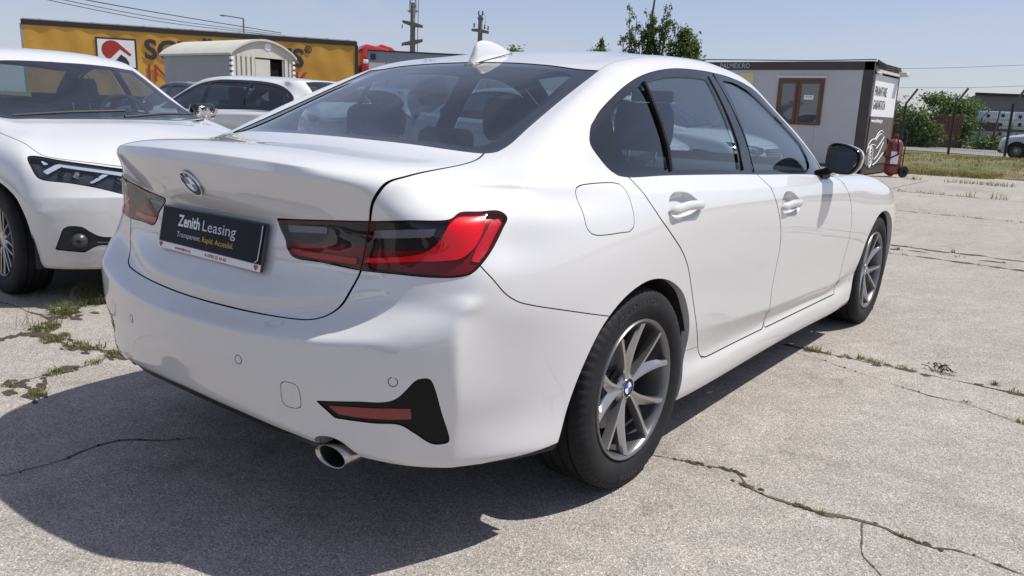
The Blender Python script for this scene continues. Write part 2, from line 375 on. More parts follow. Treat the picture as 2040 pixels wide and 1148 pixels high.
def grid_surface(ROWS, level=4, roofz=None, creases=None):
    V = []; idx = {}
    for r in range(NR):
        for c in range(NC):
            idx[r, c] = len(V); V.append(ROWS[r][c])
    F = []
    for r in range(NR-1):
        for c in range(NC-1): F.append((idx[r, c], idx[r, c+1], idx[r+1, c+1], idx[r+1, c]))
    # roof: between the rear edge (cols 0..5) and the windscreen top (cols 17..12), rails cols 5..12
    T = NR-1
    nside = 12-5
    grid = [[None]*(nside+1) for _ in range(6)]
    for i in range(6):
        grid[i][0] = idx[T, i]; grid[i][nside] = idx[T, 17-i]
    for j in range(nside+1): grid[5][j] = idx[T, 5+j]
    for i in range(5):
        a = np.array(ROWS[T][i]); b = np.array(ROWS[T][17-i])
        for j in range(1, nside):
            s = np.array(ROWS[T][5+j])
            ys = [ROWS[T][5+k][1] for k in range(nside+1)]; t = (ys[j]-ys[0])/(ys[-1]-ys[0])
            x = a[0]*(1-t)+b[0]*t; x = x*(s[0]/(ROWS[T][5][0]*(1-t)+ROWS[T][12][0]*t))
            y = a[1]*(1-t)+b[1]*t
            frac = x/s[0]
            zc = roofz(y) if roofz else float(np.interp(y, [.0, .22, .40, .6, .85, 1.1, 1.3, 1.38], [1.30, 1.353, 1.395, 1.421, 1.435, 1.432, 1.417, 1.406]))
            z = zc-(zc-s[2])*(frac**2.4)
            grid[i][j] = len(V); V.append((x, y, z))
    for i in range(5):
        for j in range(nside): F.append((grid[i][j], grid[i][j+1], grid[i+1][j+1], grid[i+1][j])[::-1])
    CR = {}
    def crease_row(r, c0, c1, w):
        for c in range(c0, c1): CR[(idx[r, c], idx[r, c+1])] = w
    def crease_col(c, r0, r1, w):
        for r in range(r0, r1): CR[(idx[r, c], idx[r+1, c])] = w
    if creases is not None:
        for kind, a, b, c_, w in creases: (crease_row if kind == 'r' else crease_col)(a, b, c_, w)
        return subdiv_cage(V, F, CR, level)
    crease_row(6, 0, 4, .45); crease_row(7, 0, 3, .3)
    crease_row(11, 0, 3, .5); crease_row(13, 0, 3, .85); crease_row(13, 3, 4, .35); crease_row(14, 0, 3, .55); crease_row(14, 3, 4, .15)
    crease_col(5, 1, 6, .8); crease_col(5, 6, 8, .5); crease_row(8, 0, 3, .45); crease_row(2, 5, 8, .5); crease_row(2, 0, 17, .3); crease_row(1, 0, 17, .6)
    crease_row(12, 8, 13, .8); crease_row(5, 9, 12, .9); crease_row(11, 6, 9, .2); crease_row(3, 0, 4, .25)
    return subdiv_cage(V, F, CR, level)
# ------------------------------------------------------------------ materials
def new_mat(name):
    m = bpy.data.materials.new(name); m.use_nodes = True
    return m, m.node_tree, m.node_tree.nodes['Principled BSDF']
def N(nt, kind, **kw):
    n = nt.nodes.new(kind)
    for k, v in kw.items():
        if k in n.inputs: n.inputs[k].default_value = v
        else: setattr(n, k, v)
    return n
def mat(name, col, rough=.5, metal=0.0, coat=0.0, spec=.5, coat_rough=.03, var=0.0, scale=8.0, bump=0.0, bscale=60.0, emit=None, sheen=0):
    m, nt, b = new_mat(name)
    c = (*col, 1) if len(col) == 3 else col
    b.inputs['Base Color'].default_value = c; b.inputs['Roughness'].default_value = rough; b.inputs['Metallic'].default_value = metal
    b.inputs['Coat Weight'].default_value = coat; b.inputs['Coat Roughness'].default_value = coat_rough; b.inputs['Specular IOR Level'].default_value = spec
    tc = N(nt, 'ShaderNodeTexCoord')
    if var > 0:
        no = N(nt, 'ShaderNodeTexNoise', Scale=scale, Detail=6.0, Roughness=.6); nt.links.new(tc.outputs['Object'], no.inputs['Vector'])
        mp = N(nt, 'ShaderNodeMapRange'); mp.inputs[1].default_value = .3; mp.inputs[2].default_value = .7
        mp.inputs[3].default_value = 1-var; mp.inputs[4].default_value = 1+var*.6; nt.links.new(no.outputs[0], mp.inputs[0])
        hs = N(nt, 'ShaderNodeHueSaturation'); hs.inputs['Color'].default_value = c; nt.links.new(mp.outputs[0], hs.inputs['Value']); nt.links.new(hs.outputs[0], b.inputs['Base Color'])
    if bump > 0:
        nb = N(nt, 'ShaderNodeTexNoise', Scale=bscale, Detail=4.0); nt.links.new(tc.outputs['Object'], nb.inputs['Vector'])
        bp = N(nt, 'ShaderNodeBump', Strength=bump, Distance=.002); nt.links.new(nb.outputs[0], bp.inputs['Height']); nt.links.new(bp.outputs[0], b.inputs['Normal'])
    if emit: b.inputs['Emission Color'].default_value = (*emit[:3], 1); b.inputs['Emission Strength'].default_value = emit[3]
    return m
def glass_mat(name, tint, ior=1.5, rough=0.0, refl=1.0):
    m, nt, b = new_mat(name); nt.nodes.remove(b); out = nt.nodes['Material Output']
    tr = N(nt, 'ShaderNodeBsdfTransparent'); tr.inputs[0].default_value = (*tint, 1)
    gl = N(nt, 'ShaderNodeBsdfGlossy'); gl.inputs['Roughness'].default_value = rough; gl.inputs['Color'].default_value = (refl, refl, refl, 1)
    fr = N(nt, 'ShaderNodeFresnel', IOR=ior)
    # both sides of a thin pane reflect alike
    geo = N(nt, 'ShaderNodeNewGeometry'); mx0 = N(nt, 'ShaderNodeMix'); mx0.data_type = 'FLOAT'
    mx0.inputs[2].default_value = ior; mx0.inputs[3].default_value = 1/ior; nt.links.new(geo.outputs['Backfacing'], mx0.inputs[0]); 
    nt.links.new(mx0.outputs[0], fr.inputs[0])
    mx = N(nt, 'ShaderNodeMixShader'); nt.links.new(fr.outputs[0], mx.inputs[0]); nt.links.new(tr.outputs[0], mx.inputs[1]); nt.links.new(gl.outputs[0], mx.inputs[2])
    nt.links.new(mx.outputs[0], out.inputs[0])
    return m
def paint_mat(name, col, rough=.38, dirt=.05):
    m, nt, b = new_mat(name)
    tc = N(nt, 'ShaderNodeTexCoord')
    no = N(nt, 'ShaderNodeTexNoise', Scale=2.2, Detail=7.0, Roughness=.65); nt.links.new(tc.outputs['Object'], no.inputs['Vector'])
    # road film gathers low on the panels
    sp = N(nt, 'ShaderNodeSeparateXYZ'); nt.links.new(tc.outputs['Object'], sp.inputs[0])
    mz = N(nt, 'ShaderNodeMapRange'); nt.links.new(sp.outputs['Z'], mz.inputs[0]); mz.inputs[1].default_value = .75; mz.inputs[2].default_value = .2; mz.inputs[3].default_value = .25; mz.inputs[4].default_value = 1.0
    mu = N(nt, 'ShaderNodeMath', operation='MULTIPLY'); nt.links.new(no.outputs[0], mu.inputs[0]); nt.links.new(mz.outputs[0], mu.inputs[1])
    m3 = N(nt, 'ShaderNodeMath', operation='MULTIPLY'); nt.links.new(mu.outputs[0], m3.inputs[0]); m3.inputs[1].default_value = dirt*2.2
    mx = N(nt, 'ShaderNodeMix'); mx.data_type = 'RGBA'; mx.inputs[6].default_value = (*col, 1); mx.inputs[7].default_value = (.36, .31, .25, 1)
    nt.links.new(m3.outputs[0], mx.inputs[0]); nt.links.new(mx.outputs[2], b.inputs['Base Color'])
    b.inputs['Roughness'].default_value = rough; b.inputs['Coat Weight'].default_value = 1.0
    cr = N(nt, 'ShaderNodeMapRange'); nt.links.new(no.outputs[0], cr.inputs[0]); cr.inputs[3].default_value = .0; cr.inputs[4].default_value = .035; nt.links.new(cr.outputs[0], b.inputs['Coat Roughness'])
    b.inputs['Specular IOR Level'].default_value = .15; b.inputs['Coat IOR'].default_value = 1.75
    return m
M = {}
M['paint'] = paint_mat('white car paint', (.638, .636, .626))
M['paint2'] = paint_mat('white saloon paint', (.625, .626, .62), dirt=.09)
M['paint3'] = paint_mat('silver car paint', (.50, .51, .53), dirt=.1)
M['paint4'] = paint_mat('dark blue car paint', (.012, .018, .035), dirt=.05)
M['gap'] = mat('panel gap black', (.006, .006, .007), .8, spec=.2)
M['gloss_black'] = mat('gloss black trim', (.008, .009, .010), .15, coat=.3)
M['satin_black'] = mat('satin black plastic', (.006, .0065, .0075), .42, spec=.2, bump=.15, bscale=900)
M['rough_black'] = mat('grained black plastic', (.02, .021, .023), .6, bump=.4, bscale=700)
M['glass'] = glass_mat('tinted window glass', (.58, .67, .70), 1.85)
M['glass_rear'] = glass_mat('heated rear window glass', (.25, .33, .40), 1.9)
M['glass_clear'] = glass_mat('clear lamp glass', (.93, .95, .96))
M['frit'] = mat('black glass border', (.008, .010, .014), .06, coat=.5)
M['rubber'] = mat('tyre rubber', (.0145, .0145, .0155), .72, spec=.3, var=.35, scale=14, bump=.35, bscale=260)
M['tyre_text'] = mat('raised tyre lettering', (.021, .021, .022), .6)
M['rim'] = mat('grey silver alloy', (.42, .415, .41), .25, metal=.82, coat=.5, var=.08, scale=20)
M['rim_dark'] = mat('darker rim barrel', (.22, .22, .225), .35, metal=.8)  # darker alloy grey for barrel, caliper and silencer
M['disc'] = mat('brake disc steel', (.22, .21, .20), .4, metal=1.0, var=.2, scale=30)
M['chrome'] = mat('chrome', (.72, .73, .74), .07, metal=1.0)
M['steel'] = mat('brushed exhaust steel', (.50, .48, .46), .25, metal=1.0, var=.15, scale=40)
M['soot'] = mat('sooty pipe inside', (.012, .011, .010), .85)
M['interior'] = mat('dark cabin trim', (.018, .020, .023), .75, bump=.3, bscale=300)
M['seat'] = mat('dark seat cloth', (.016, .018, .022), .85, bump=.5, bscale=500, var=.15, scale=60)
M['lining'] = mat('roof lining', (.10, .10, .105), .9)
M['emb_white'] = mat('emblem white', (.8, .8, .8), .25, coat=.5)
M['emb_blue'] = mat('emblem blue', (.008, .12, .52), .25, coat=.2)
M['emb_black'] = mat('emblem black', (.004, .004, .005), .3, spec=.2)
M['plate_navy'] = mat('plate dark film', (.006, .008, .016), .45, spec=.15)
M['plate_white'] = mat('plate white strip', (.75, .75, .76), .4)
M['txt_white'] = mat('white print', (.72, .74, .76), .5)
M['txt_grey'] = mat('light grey print', (.55, .58, .62), .5)
M['txt_gold'] = mat('amber print', (.62, .40, .04), .5)
M['txt_red'] = mat('red print', (.55, .02, .015), .5)
M['lamp_red_lens'] = glass_mat('red lamp lens', (.99, .62, .62), 1.38)
M['lamp_smoke_lens'] = glass_mat('smoked lamp lens', (.50, .50, .52), 1.45)
M['lamp_red'] = mat('red light guide', (.72, .008, .026), .25, coat=.3)
M['lamp_red3'] = mat('dim red light guide', (.34, .008, .016), .3, coat=.3)
M['lamp_red2'] = mat('red reflector', (.50, .014, .03), .3, coat=.3, bump=.6, bscale=400)
M['lamp_dark_red'] = mat('dark red housing', (.15, .007, .011), .35)
M['lamp_grey'] = mat('grey lamp housing', (.065, .065, .07), .35, metal=.3)
M['lamp_clear'] = mat('ribbed indicator lens', (.55, .57, .60), .15, metal=.4, bump=.8, bscale=300)
M['refl_red'] = mat('dull red reflector', (.23, .014, .020), .35, coat=.4, bump=.5, bscale=500)
M['mirror'] = mat('mirror glass', (.75, .78, .80), .02, metal=1.0)
M['blue_film'] = mat('grey blue film', (.2, .25, .35), .5)
# ------------------------------------------------------------------ generic car parts
def text_mesh(txt, size, mat_, name, parent, mtx, bold=0.0, sx=1.0, extr=.0, align='LEFT', spacing=1.0, shear=0.0, bend=None, fit=None):
    cu = bpy.data.curves.new('t', 'FONT'); cu.body = txt; cu.size = size; cu.offset = bold; cu.extrude = extr; cu.align_x = align; cu.space_character = spacing; cu.shear = shear
    cu.resolution_u = 3
    o = bpy.data.objects.new('t', cu); COL.objects.link(o)
    dg = bpy.context.evaluated_depsgraph_get(); dg.update()
    me = bpy.data.meshes.new_from_object(o.evaluated_get(dg)); bpy.data.objects.remove(o); bpy.data.curves.remove(cu)
    me.name = name
    v = np.empty(len(me.vertices)*3, np.float32); me.vertices.foreach_get('co', v); v = v.reshape(-1, 3)
    if fit: sx = fit/max(1e-6, v[:, 0].max()-(v[:, 0].min() if align != 'CENTER' else v[:, 0].min()))
    v[:, 0] *= sx
    if bend:                       # bend the line round a circle of radius bend (text on the outside, centred on top)
        a = v[:, 0]/bend; r = bend+v[:, 1]; v = np.stack([r*np.sin(a), r*np.cos(a), v[:, 2]], 1)
    me.vertices.foreach_set('co', v.astype(np.float32).ravel()); me.transform(mtx); me.update()
    me.materials.clear(); me.materials.append(mat_)
    ob = bpy.data.objects.new(name, me)
    return link(ob, parent)
def frame_mtx(org, xdir, ydir):
    x = Vector(xdir).normalized(); z = x.cross(Vector(ydir)).normalized(); y = z.cross(x)
    m = Matrix((x, y, z)).transposed().to_4x4(); m.translation = Vector(org); return m
def tyre_mesh(R=.3285, w=.225, rim=.232, nseg=288, grooves=4, sipes=True):
    hw = w/2
    prof = [(-hw*.72, rim-.012), (-hw*.90, rim+.004), (-hw*1.0, rim+.03), (-hw*1.015, (rim+R)/2), (-hw*.985, R-.028), (-hw*.91, R-.010), (-hw*.82, R-.003)]
    gx = np.linspace(-hw*.55, hw*.55, grooves)
    tread = []
    for g in gx: tread += [(g-.0052, R), (g-.0045, R-.007), (g+.0045, R-.007), (g+.0052, R)]
    half2 = [(-a, r) for a, r in prof[::-1]]
    full = prof+tread+half2; m = len(full); V = []; F = []
    sh = {5, 6, m-6, m-7, 4, m-5}
    for i, (a, r) in enumerate(full):
        for k in range(nseg):
            rr = r
            if sipes and i in sh and k % 4 == 0: rr -= .0045 if i in (5, 6, m-6, m-7) else .002
            th = 2*math.pi*k/nseg; V.append((a, rr*math.cos(th), rr*math.sin(th)))
    for i in range(m-1):
        for k in range(nseg): F.append((i*nseg+k, (i+1)*nseg+k, (i+1)*nseg+(k+1) % nseg, i*nseg+(k+1) % nseg))
    return V, F
def v_spoke_rim(parent, rot=29.0, face=.105, R=.230):
    """five V-pairs of blades, outer face towards +x at x=face"""
    mb = MB()
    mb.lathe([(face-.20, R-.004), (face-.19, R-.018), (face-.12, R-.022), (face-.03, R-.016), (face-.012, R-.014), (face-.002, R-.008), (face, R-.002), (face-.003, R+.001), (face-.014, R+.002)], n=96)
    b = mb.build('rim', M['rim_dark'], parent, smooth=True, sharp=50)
    sp = MB()
    for k in range(5):
        th0 = rad(rot+72*k)
        for s in (-1, 1):
            ring = []
            for t in np.linspace(0, 1, 11):
                r = .030+t*(R-.014-.030)
                th = th0+s*rad(6.0+11.5*t)
                # front rib is slim and sits on the far side of the pair, a wide blade falls away towards the middle of the V
                rib = .0065+.0035*t
                blade = (.015+.014*math.sin(math.pi*min(1, t*1.05)**.8))*(1-.35*t)
                xo = face-.034+.030*t**1.3
                c, d = math.cos(th), math.sin(th); tg = (-d*s, c*s)      # +tangent points away from the V's middle
                pts = [(xo-.010, rib*1.15), (xo, rib), (xo, -rib*.2), (xo-.004, -rib*.9), (xo-.013, -blade), (xo-.030, -blade*.8), (xo-.030, rib*1.1)]
                ring.append([(px, r*c+tg[0]*q, r*d+tg[1]*q) for px, q in pts])
            n = 7; V = [p for rg in ring for p in rg]; F = []
            for i in range(len(ring)-1):
                for j in range(n): F.append((i*n+j, i*n+(j+1) % n, (i+1)*n+(j+1) % n, (i+1)*n+j))
            F.append(tuple(range(n))); F.append(tuple(range(len(V)-n, len(V))))
            sp.add(V, F)
    sp.lathe([(face-.075, .052), (face-.046, .050), (face-.040, .045), (face-.0385, .037), (face-.034, .0345), (face-.034, 0.0)], n=48)
    o = sp.build('spoke_star', M['rim'], parent, smooth=True, sharp=28)
    bo = MB()
    for k in range(5):
        th = rad(rot+36+72*k); c, d = .052*math.cos(th), .052*math.sin(th)
        bo.lathe([(face-.042, .0), (face-.042, .0085), (face-.060, .0085)], n=10, org=(0, c, d))
    tag(bo.build('wheel_bolt', M['disc'], parent, smooth=True), kind='stuff')
    return b
def roundel(parent, mtx, r, name='emblem', letters=True, flat=False):
    """round emblem facing local +z, blue and white quarters inside a black ring"""
    def disc(r0, r1, z, a0=0, a1=360, n=48):
        V = []; F = []
        k = max(3, int(n*(a1-a0)/360))
        for i in range(k+1):
            a = rad(a0+(a1-a0)*i/k); V += [(r0*math.cos(a), r0*math.sin(a), z), (r1*math.cos(a), r1*math.sin(a), z)]
        for i in range(k): F.append((2*i, 2*i+1, 2*i+3, 2*i+2))
        return V, F
    def put(nm, parts, mm, par):
        mb = MB()
        for V, F in parts: mb.add([mtx @ Vector(p) for p in V], F)
        return mb.build(nm, mm, par)
    mb = MB(); mb.lathe([(-.002, r*.99), (.0025, r), (.0035, r*.985), (.0035, r*.93), (.002, r*.92)], n=48, axis='z'); mb.v = [tuple(mtx @ Vector(p)) for p in mb.v]
    ring = mb.build(name, M['chrome'], parent, smooth=True)
    if flat: ring = parent
    put('emblem_ring', [disc(r*.60, r*.94, .0025)], M['emb_black'], ring)
    put('emblem_field', [disc(0, r*.60, .003, 0, 90), disc(0, r*.60, .003, 180, 270)], M['emb_white'], ring)
    put('emblem_field', [disc(0, r*.60, .003, 90, 180), disc(0, r*.60, .003, 270, 360)], M['emb_blue'], ring)
    if letters:
        for ch, a in (('B', 42), ('M', 0), ('W', -42)):
            aa = rad(a); m2 = mtx @ Matrix.Rotation(aa, 4, 'Z') @ Matrix.Translation((0, r*.655, .0042))
            text_mesh(ch, r*.33, M['txt_white'], 'emblem_letter', ring, m2, bold=.0004, align='CENTER')
    return ring
def headrest(mb, c, w, h, d, lean=0.0):
    V = []; F = []; n = 10; m = 7
    for i in range(m+1):
        t = i/m; z = c[2]-h/2+h*t; k = (1-abs(2*t-1)**3.0)**.5 if 0 < t < 1 else .25
        for j in range(n):
            a = 2*math.pi*j/n; ca, sa = math.cos(a), math.sin(a)
            x = w/2*(.78+.22*k)*np.sign(ca)*abs(ca)**.45; y = d/2*k*np.sign(sa)*abs(sa)**.7
            V.append((c[0]+x, c[1]+y+lean*(t-.5)*h, z))
    for i in range(m):
        for j in range(n): F.append((i*n+j, i*n+(j+1) % n, (i+1)*n+(j+1) % n, (i+1)*n+j))
    F += [tuple(range(n-1, -1, -1)), tuple(range(m*n, m*n+n))]
    mb.add(V, F)
def seat_parts(root, x, y, z0=.30, back=.62, w=.50, hr=True, rear=False, hrz=None):
    s = MB(); 
    prof = [(-.26, z0), (.24, z0+.02), (.28, z0+.10), (.24, z0+.16), (-.2, z0+.12), (-.27, z0+.08)]
    s.prism([(y+a, b) for a, b in prof], x-w/2, x+w/2, 'x')
    seat = s.build('seat', M['seat'], root, bevel=.03)
    b = MB(); zb = z0+.08
    b.prism([(y-.17, zb), (y-.28, zb+.02), (y-.40, zb+back*.75), (y-.42, zb+back), (y-.34, zb+back+.01), (y-.28, zb+back*.75), (y-.13, zb+.12)], x-w*.47, x+w*.47, 'x')
    b.build('backrest', M['seat'], seat, bevel=.04)
    if hr:
        hz = hrz or zb+back+.14
        h = MB(); headrest(h, (x, y-.39, hz), .27, .20 if not rear else .12, .10 if not rear else .12)
        h.build('headrest', M['seat'], seat, smooth=True, sharp=60)
        p = MB()
        for q in (-.065, .065): p.tube([(x+q, y-.39, zb+back-.03), (x+q, y-.39, hz-.05)], .006, 8)
        p.build('headrest_post', M['chrome'], seat, smooth=True)
    return seat
def steering_wheel(root, c, tilt=25, R=.185):
    m = Matrix.Translation(c) @ Matrix.Rotation(rad(tilt), 4, 'X') @ Matrix.Rotation(rad(90), 4, 'X')
    mb = MB(); mb.tube([m @ Vector((R*math.cos(a), R*math.sin(a), 0)) for a in np.linspace(0, 2*math.pi, 40, endpoint=False)], .016, 8, closed=True)
    w = mb.build('steering_wheel', M['interior'], root, smooth=True)
    s = MB()
    for a in (0, 180, 270):
        s.tube([m @ Vector((.03*math.cos(rad(a)), .03*math.sin(rad(a)), .02)), m @ Vector((R*math.cos(rad(a)), R*math.sin(rad(a)), 0))], .016, 6)
    s.lathe([(.0, .07), (.03, .065), (.04, .0)], n=24, axis='z'); k = len(s.v)-24*3
    s.v[k:] = [tuple(m @ Vector(p)) for p in s.v[k:]]
    s.build('steering_hub', M['interior'], w, smooth=True)
    return w

# ------------------------------------------------------------------ the white saloon in the foreground
def fld(Mh, pr, poly, mask=None, far=.08):
    if pr == 'side': Q = side2(Mh)
    elif pr == 'rear': Q = rear2(Mh)
    elif pr == 'top': Q = top2(Mh)
    elif pr == 'diag': Q = diag2(Mh)
    elif pr == 'lift': Q = np.stack([Mh.v[:, 0], Mh.v[:, 1]+Mh.v[:, 2]], 1)
    f = sdist(Q, poly, True, far)
    if mask is not None: f = np.where(mask(Mh.v), f, 1.0)
    return f
def dg(pts): return [((p[0]+p[1])*.70711, p[2]) for p in pts]
ARCH_R = crv([(-.435,.10),(-.432,.26),(-.412,.31),(-.3834,.39),(-.339,.484),(-.272,.577),(-.210,.624),(-.1306,.66),(-.03,.682),(.0387,.683),(.115,.671),(.195,.643),(.275,.594),(.335,.515),(.366,.43),(.372,.371),(.345,.198),(.34,.10)], True, .012, corner=(0, 1, 16, 17))
ARCH_F = crv([(2.46,.08),(2.468,.20),(2.50,.32),(2.54,.42),(2.596,.52),(2.676,.60),(2.761,.655),(2.86,.678),(2.96,.672),(3.07,.632),(3.15,.57),(3.205,.48),(3.225,.38),(3.22,.25),(3.21,.08)], True, .012, corner=(0, 14))
DLO = crv([(-.05,.996),(-.0873,1.003),(-.118,1.0276),(-.1455,1.066),(-.151,1.09),(-.131,1.117),(-.1035,1.1415),(-.075,1.1575),(-.0246,1.185),(.083,1.232),(.174,1.2665),(.291,1.3016),(.406,1.326),(.53,1.344),(.635,1.353),(.76,1.357),(.935,1.356),(1.11,1.347),(1.25,1.328),(1.3677,1.299),(1.487,1.244),(1.604,1.183),(1.72,1.116),(1.85,1.038),(1.97,.962),(2.045,.912),(2.02,.909),(1.68,.935),(1.005,.962),(.847,.969),(.225,.990)], True, .012, corner=(25, 26))
FGL = crv([(1.005,1.329),(1.13,1.325),(1.217,1.309),(1.337,1.276),(1.51,1.194),(1.625,1.133),(1.725,1.075),(1.735,1.03),(1.725,.972),(1.66,.954),(1.35,.9675),(.962,.9825)], True, .01, corner=(0, 6, 9, 11))
RGL = crv([(.318,1.286),(.406,1.3036),(.512,1.3176),(.667,1.327),(.852,1.328),(.842,1.15),(.836,.987),(.56,.996),(.287,1.0045)], True, .01, corner=(0, 4, 6, 8))
QGL = crv([(.287,1.281),(.215,1.258),(.141,1.2335),(.06,1.205),(.02,1.184),(-.005,1.15),(-.018,1.11),(-.008,1.06),(.015,1.028),(.045,1.0125),(.15,1.009),(.255,1.0055)], True, .008, corner=(0, 11))
RDOOR = [(-.06,1.02),(-.033,.9968),(-.0127,.969),(.017,.922),(.0607,.8723),(.1405,.8105),(.2227,.7496),(.2813,.6893),(.3316,.6086),(.392,.50),(.442,.42),(.484,.362),(.505,.33),(.53,.309),(.565,.2985),(.62,.296),(.93,.292),(1.19,.2895)]
SPLIT = [(1.19,.2895),(1.172,.38),(1.163,.478),(1.169,.555),(1.178,.645),(1.1605,.7223),(1.125,.7845),(1.062,.8685),(1.033,.9176),(.99,.958),(.975,1.0)]
RDOOR_P = np.concatenate([crv(RDOOR, step=.012, corner=(17,))[:-1], crv(SPLIT, step=.012), [(.95,1.03),(-.06,1.03)]])
FD_FRONT = [(2.03,.93),(2.0466,.9068),(2.10,.868),(2.142,.835),(2.2077,.75),(2.246,.663),(2.246,.569),(2.216,.449),(2.20,.37),(2.198,.30),(2.193,.2785)]
FDOOR_P = np.concatenate([crv(SPLIT, step=.012), crv(FD_FRONT, step=.012)[:-1], [(2.193,.2785),(1.8,.283)]])
FUEL = crv([(-.333,.974),(-.313,.9828),(-.268,.986),(-.128,.983),(-.100,.9755),(-.089,.9532),(-.090,.914),(-.0995,.865),(-.115,.8495),(-.173,.8485),(-.306,.854),(-.3287,.8625),(-.3435,.881),(-.3405,.9215),(-.338,.9574)], True, .006)
SEAMP = dg([(.8405,-.7193,.8142),(.8625,-.6983,.7827),(.8734,-.6556,.7388),(.8817,-.6159,.715),(.8898,-.575,.7014),(.9079,-.4423,.667),(.9157,-.2385,.6153),(.914,-.15,.595)])
LIGHT3 = [(0.2858,-0.8919,0.8790),(0.4440,-0.8748,0.8912),(0.5975,-0.8503,0.9037),(0.6954,-0.8159,0.9138),(0.7681,-0.7451,0.9195),(0.7695,-0.7191,0.9323),(0.7923,-0.6747,0.9343),(0.8170,-0.6206,0.9341),(0.8319,-0.6114,0.9198),(0.8369,-0.6328,0.8963),(0.8412,-0.6761,0.8496),(0.8405,-0.7193,0.8142),(0.8325,-0.7411,0.7968),(0.8094,-0.7648,0.7880),(0.7631,-0.7941,0.7838),(0.6580,-0.8365,0.7825),(0.5689,-0.8583,0.7803),(0.4477,-0.8798,0.7848),(0.3517,-0.8938,0.7876),(0.3275,-0.8944,0.8083),(0.3217,-0.8924,0.8258),(0.2912,-0.8882,0.8585)]
LIGHT = crv(dg(LIGHT3), True, .006, corner=(0, 19))
TRUNK = np.concatenate([crv([(0,-.3495),(.09,-.3465),(.20,-.337),(.3016,-.3225),(.40,-.303),(.455,-.286),(.488,-.264),(.512,-.234),(.542,-.177),(.56,-.1226),(.574,-.076),(.585,-.012),(.5987,.0545),(.6112,.0847),(.6264,.1296),(.6346,.1874),(.6435,.2383),(.6455,.3748),(.6299,.5446),(.60,.64)], step=.012), [(.5,.70),(0,.70),(-.05,.70),(-.05,-.3495)]])
RWIN = crv([(-.1,-.545),(0,-.5445),(.25,-.533),(.46,-.497),(.56,-.463),(.612,-.438),(.632,-.415),(.634,-.368),(.6156,-.2518),(.594,-.0916),(.577,.0751),(.566,.192),(.43,.186),(.178,.2058),(0,.2128),(-.1,.2128)], True, .012, corner=(0, 6, 11, 15))
RGLS = crv([(-.1,-.512),(0,-.511),(.2346,-.498),(.4186,-.464),(.52,-.43),(.565,-.40),(.567,-.35),(.5581,-.2206),(.5338,-.0583),(.5123,.065),(.498,.122),(.455,.146),(.234,.15),(0,.158),(-.1,.158)], True, .012, corner=(0, 14))
WSC = crv([(-.1,1.405),(0,1.405),(.28,1.385),(.47,1.345),(.555,1.345),(.60,1.47),(.648,1.68),(.69,1.9),(.722,2.06),(.66,2.17),(.5,2.30),(.26,2.40),(0,2.425),(-.1,2.425)], True, .015, corner=(0, 4, 8, 13))
ROOFP = np.array([(-.1,.2),(0,.2),(.2,.195),(.43,.18),(.566,.185),(.561,.26),(.563,.4),(.567,.55),(.57,.72),(.572,.95),(.57,1.12),(.563,1.30),(.553,1.352),(.47,1.36),(0,1.42),(-.1,1.42)])
BONNET = crv([(-.1,2.44),(0,2.44),(.3,2.405),(.5,2.32),(.655,2.19),(.70,2.28),(.68,2.6),(.63,2.95),(.58,3.2),(.5,3.33),(.3,3.42),(0,3.45),(-.1,3.45)], True, .015, corner=(0, 4, 12))
REFL = crv(dg([(.5232,-.9616,.4543),(.6355,-.9295,.4731),(.7238,-.8884,.4888),(.773,-.8589,.545),(.7843,-.8497,.5485),(.7957,-.8394,.5469),(.8062,-.8071,.454),(.8055,-.7784,.3705),(.7996,-.7852,.3663),(.78,-.8084,.3665),(.7506,-.8462,.3998),(.7268,-.8706,.421),(.6698,-.904,.4193),(.5705,-.9415,.4161)]), True, .005, corner=(0, 13))
REDR = dg([(.5559,-.9509,.4471),(.633,-.9274,.4569),(.7155,-.8891,.4653),(.7539,-.8611,.4669),(.7516,-.8549,.4369),(.6958,-.8935,.4331),(.6281,-.9235,.4284),(.5817,-.9396,.4279)])
TOW = crv([(.422,.4833),(.427,.4877),(.4677,.4875),(.4753,.4771),(.4748,.4332),(.4702,.4239),(.4287,.4195),(.4185,.4262)], True, .004)
L_OUT = crv(dg([(0.5774,-0.8542,0.8083),(0.6550,-0.8339,0.8188),(0.7090,-0.8108,0.8289),(0.7383,-0.7934,0.8404),(0.7547,-0.7810,0.8581),(0.7685,-0.7661,0.8878),(0.7724,-0.7466,0.9138),(0.7754,-0.7254,0.9250),(0.7890,-0.6965,0.9280),(0.8097,-0.6716,0.9202),(0.8186,-0.6843,0.8989),(0.8213,-0.7086,0.8634),(0.8160,-0.7302,0.8396),(0.8039,-0.7505,0.8242),(0.7733,-0.7755,0.8186),(0.6982,-0.8175,0.8120),(0.5781,-0.8549,0.7966)]), True, .005, corner=(0, 16))
L_IN = dg([(.3293,-.8942,.8076),(.4466,-.8786,.8048),(.5635,-.8567,.8053),(.5619,-.8583,.7903),(.4482,-.8802,.7881),(.3446,-.895,.7913)])
D_OUT = crv(dg([(0.6007,-0.8481,0.9051),(0.6960,-0.8164,0.9149),(0.7692,-0.7512,0.9198),(0.7660,-0.7694,0.8837),(0.7515,-0.7835,0.8559),(0.7344,-0.7955,0.8452),(0.6720,-0.8272,0.8401),(0.5883,-0.8494,0.8332)]), True, .005, corner=(0, 2, 7))
D_IN = dg([(.270,-.892,.882),(.441,-.8725,.8925),(.600,-.8475,.9043),(.590,-.8507,.8361),(.4615,-.8735,.8287),(.318,-.8917,.8251)])
I_OUT = dg([(0.6123,-0.8446,0.8811),(0.6969,-0.8171,0.8910),(0.7530,-0.7788,0.8947),(0.7475,-0.7858,0.8754),(0.6969,-0.8169,0.8704),(0.6086,-0.8452,0.8610)])
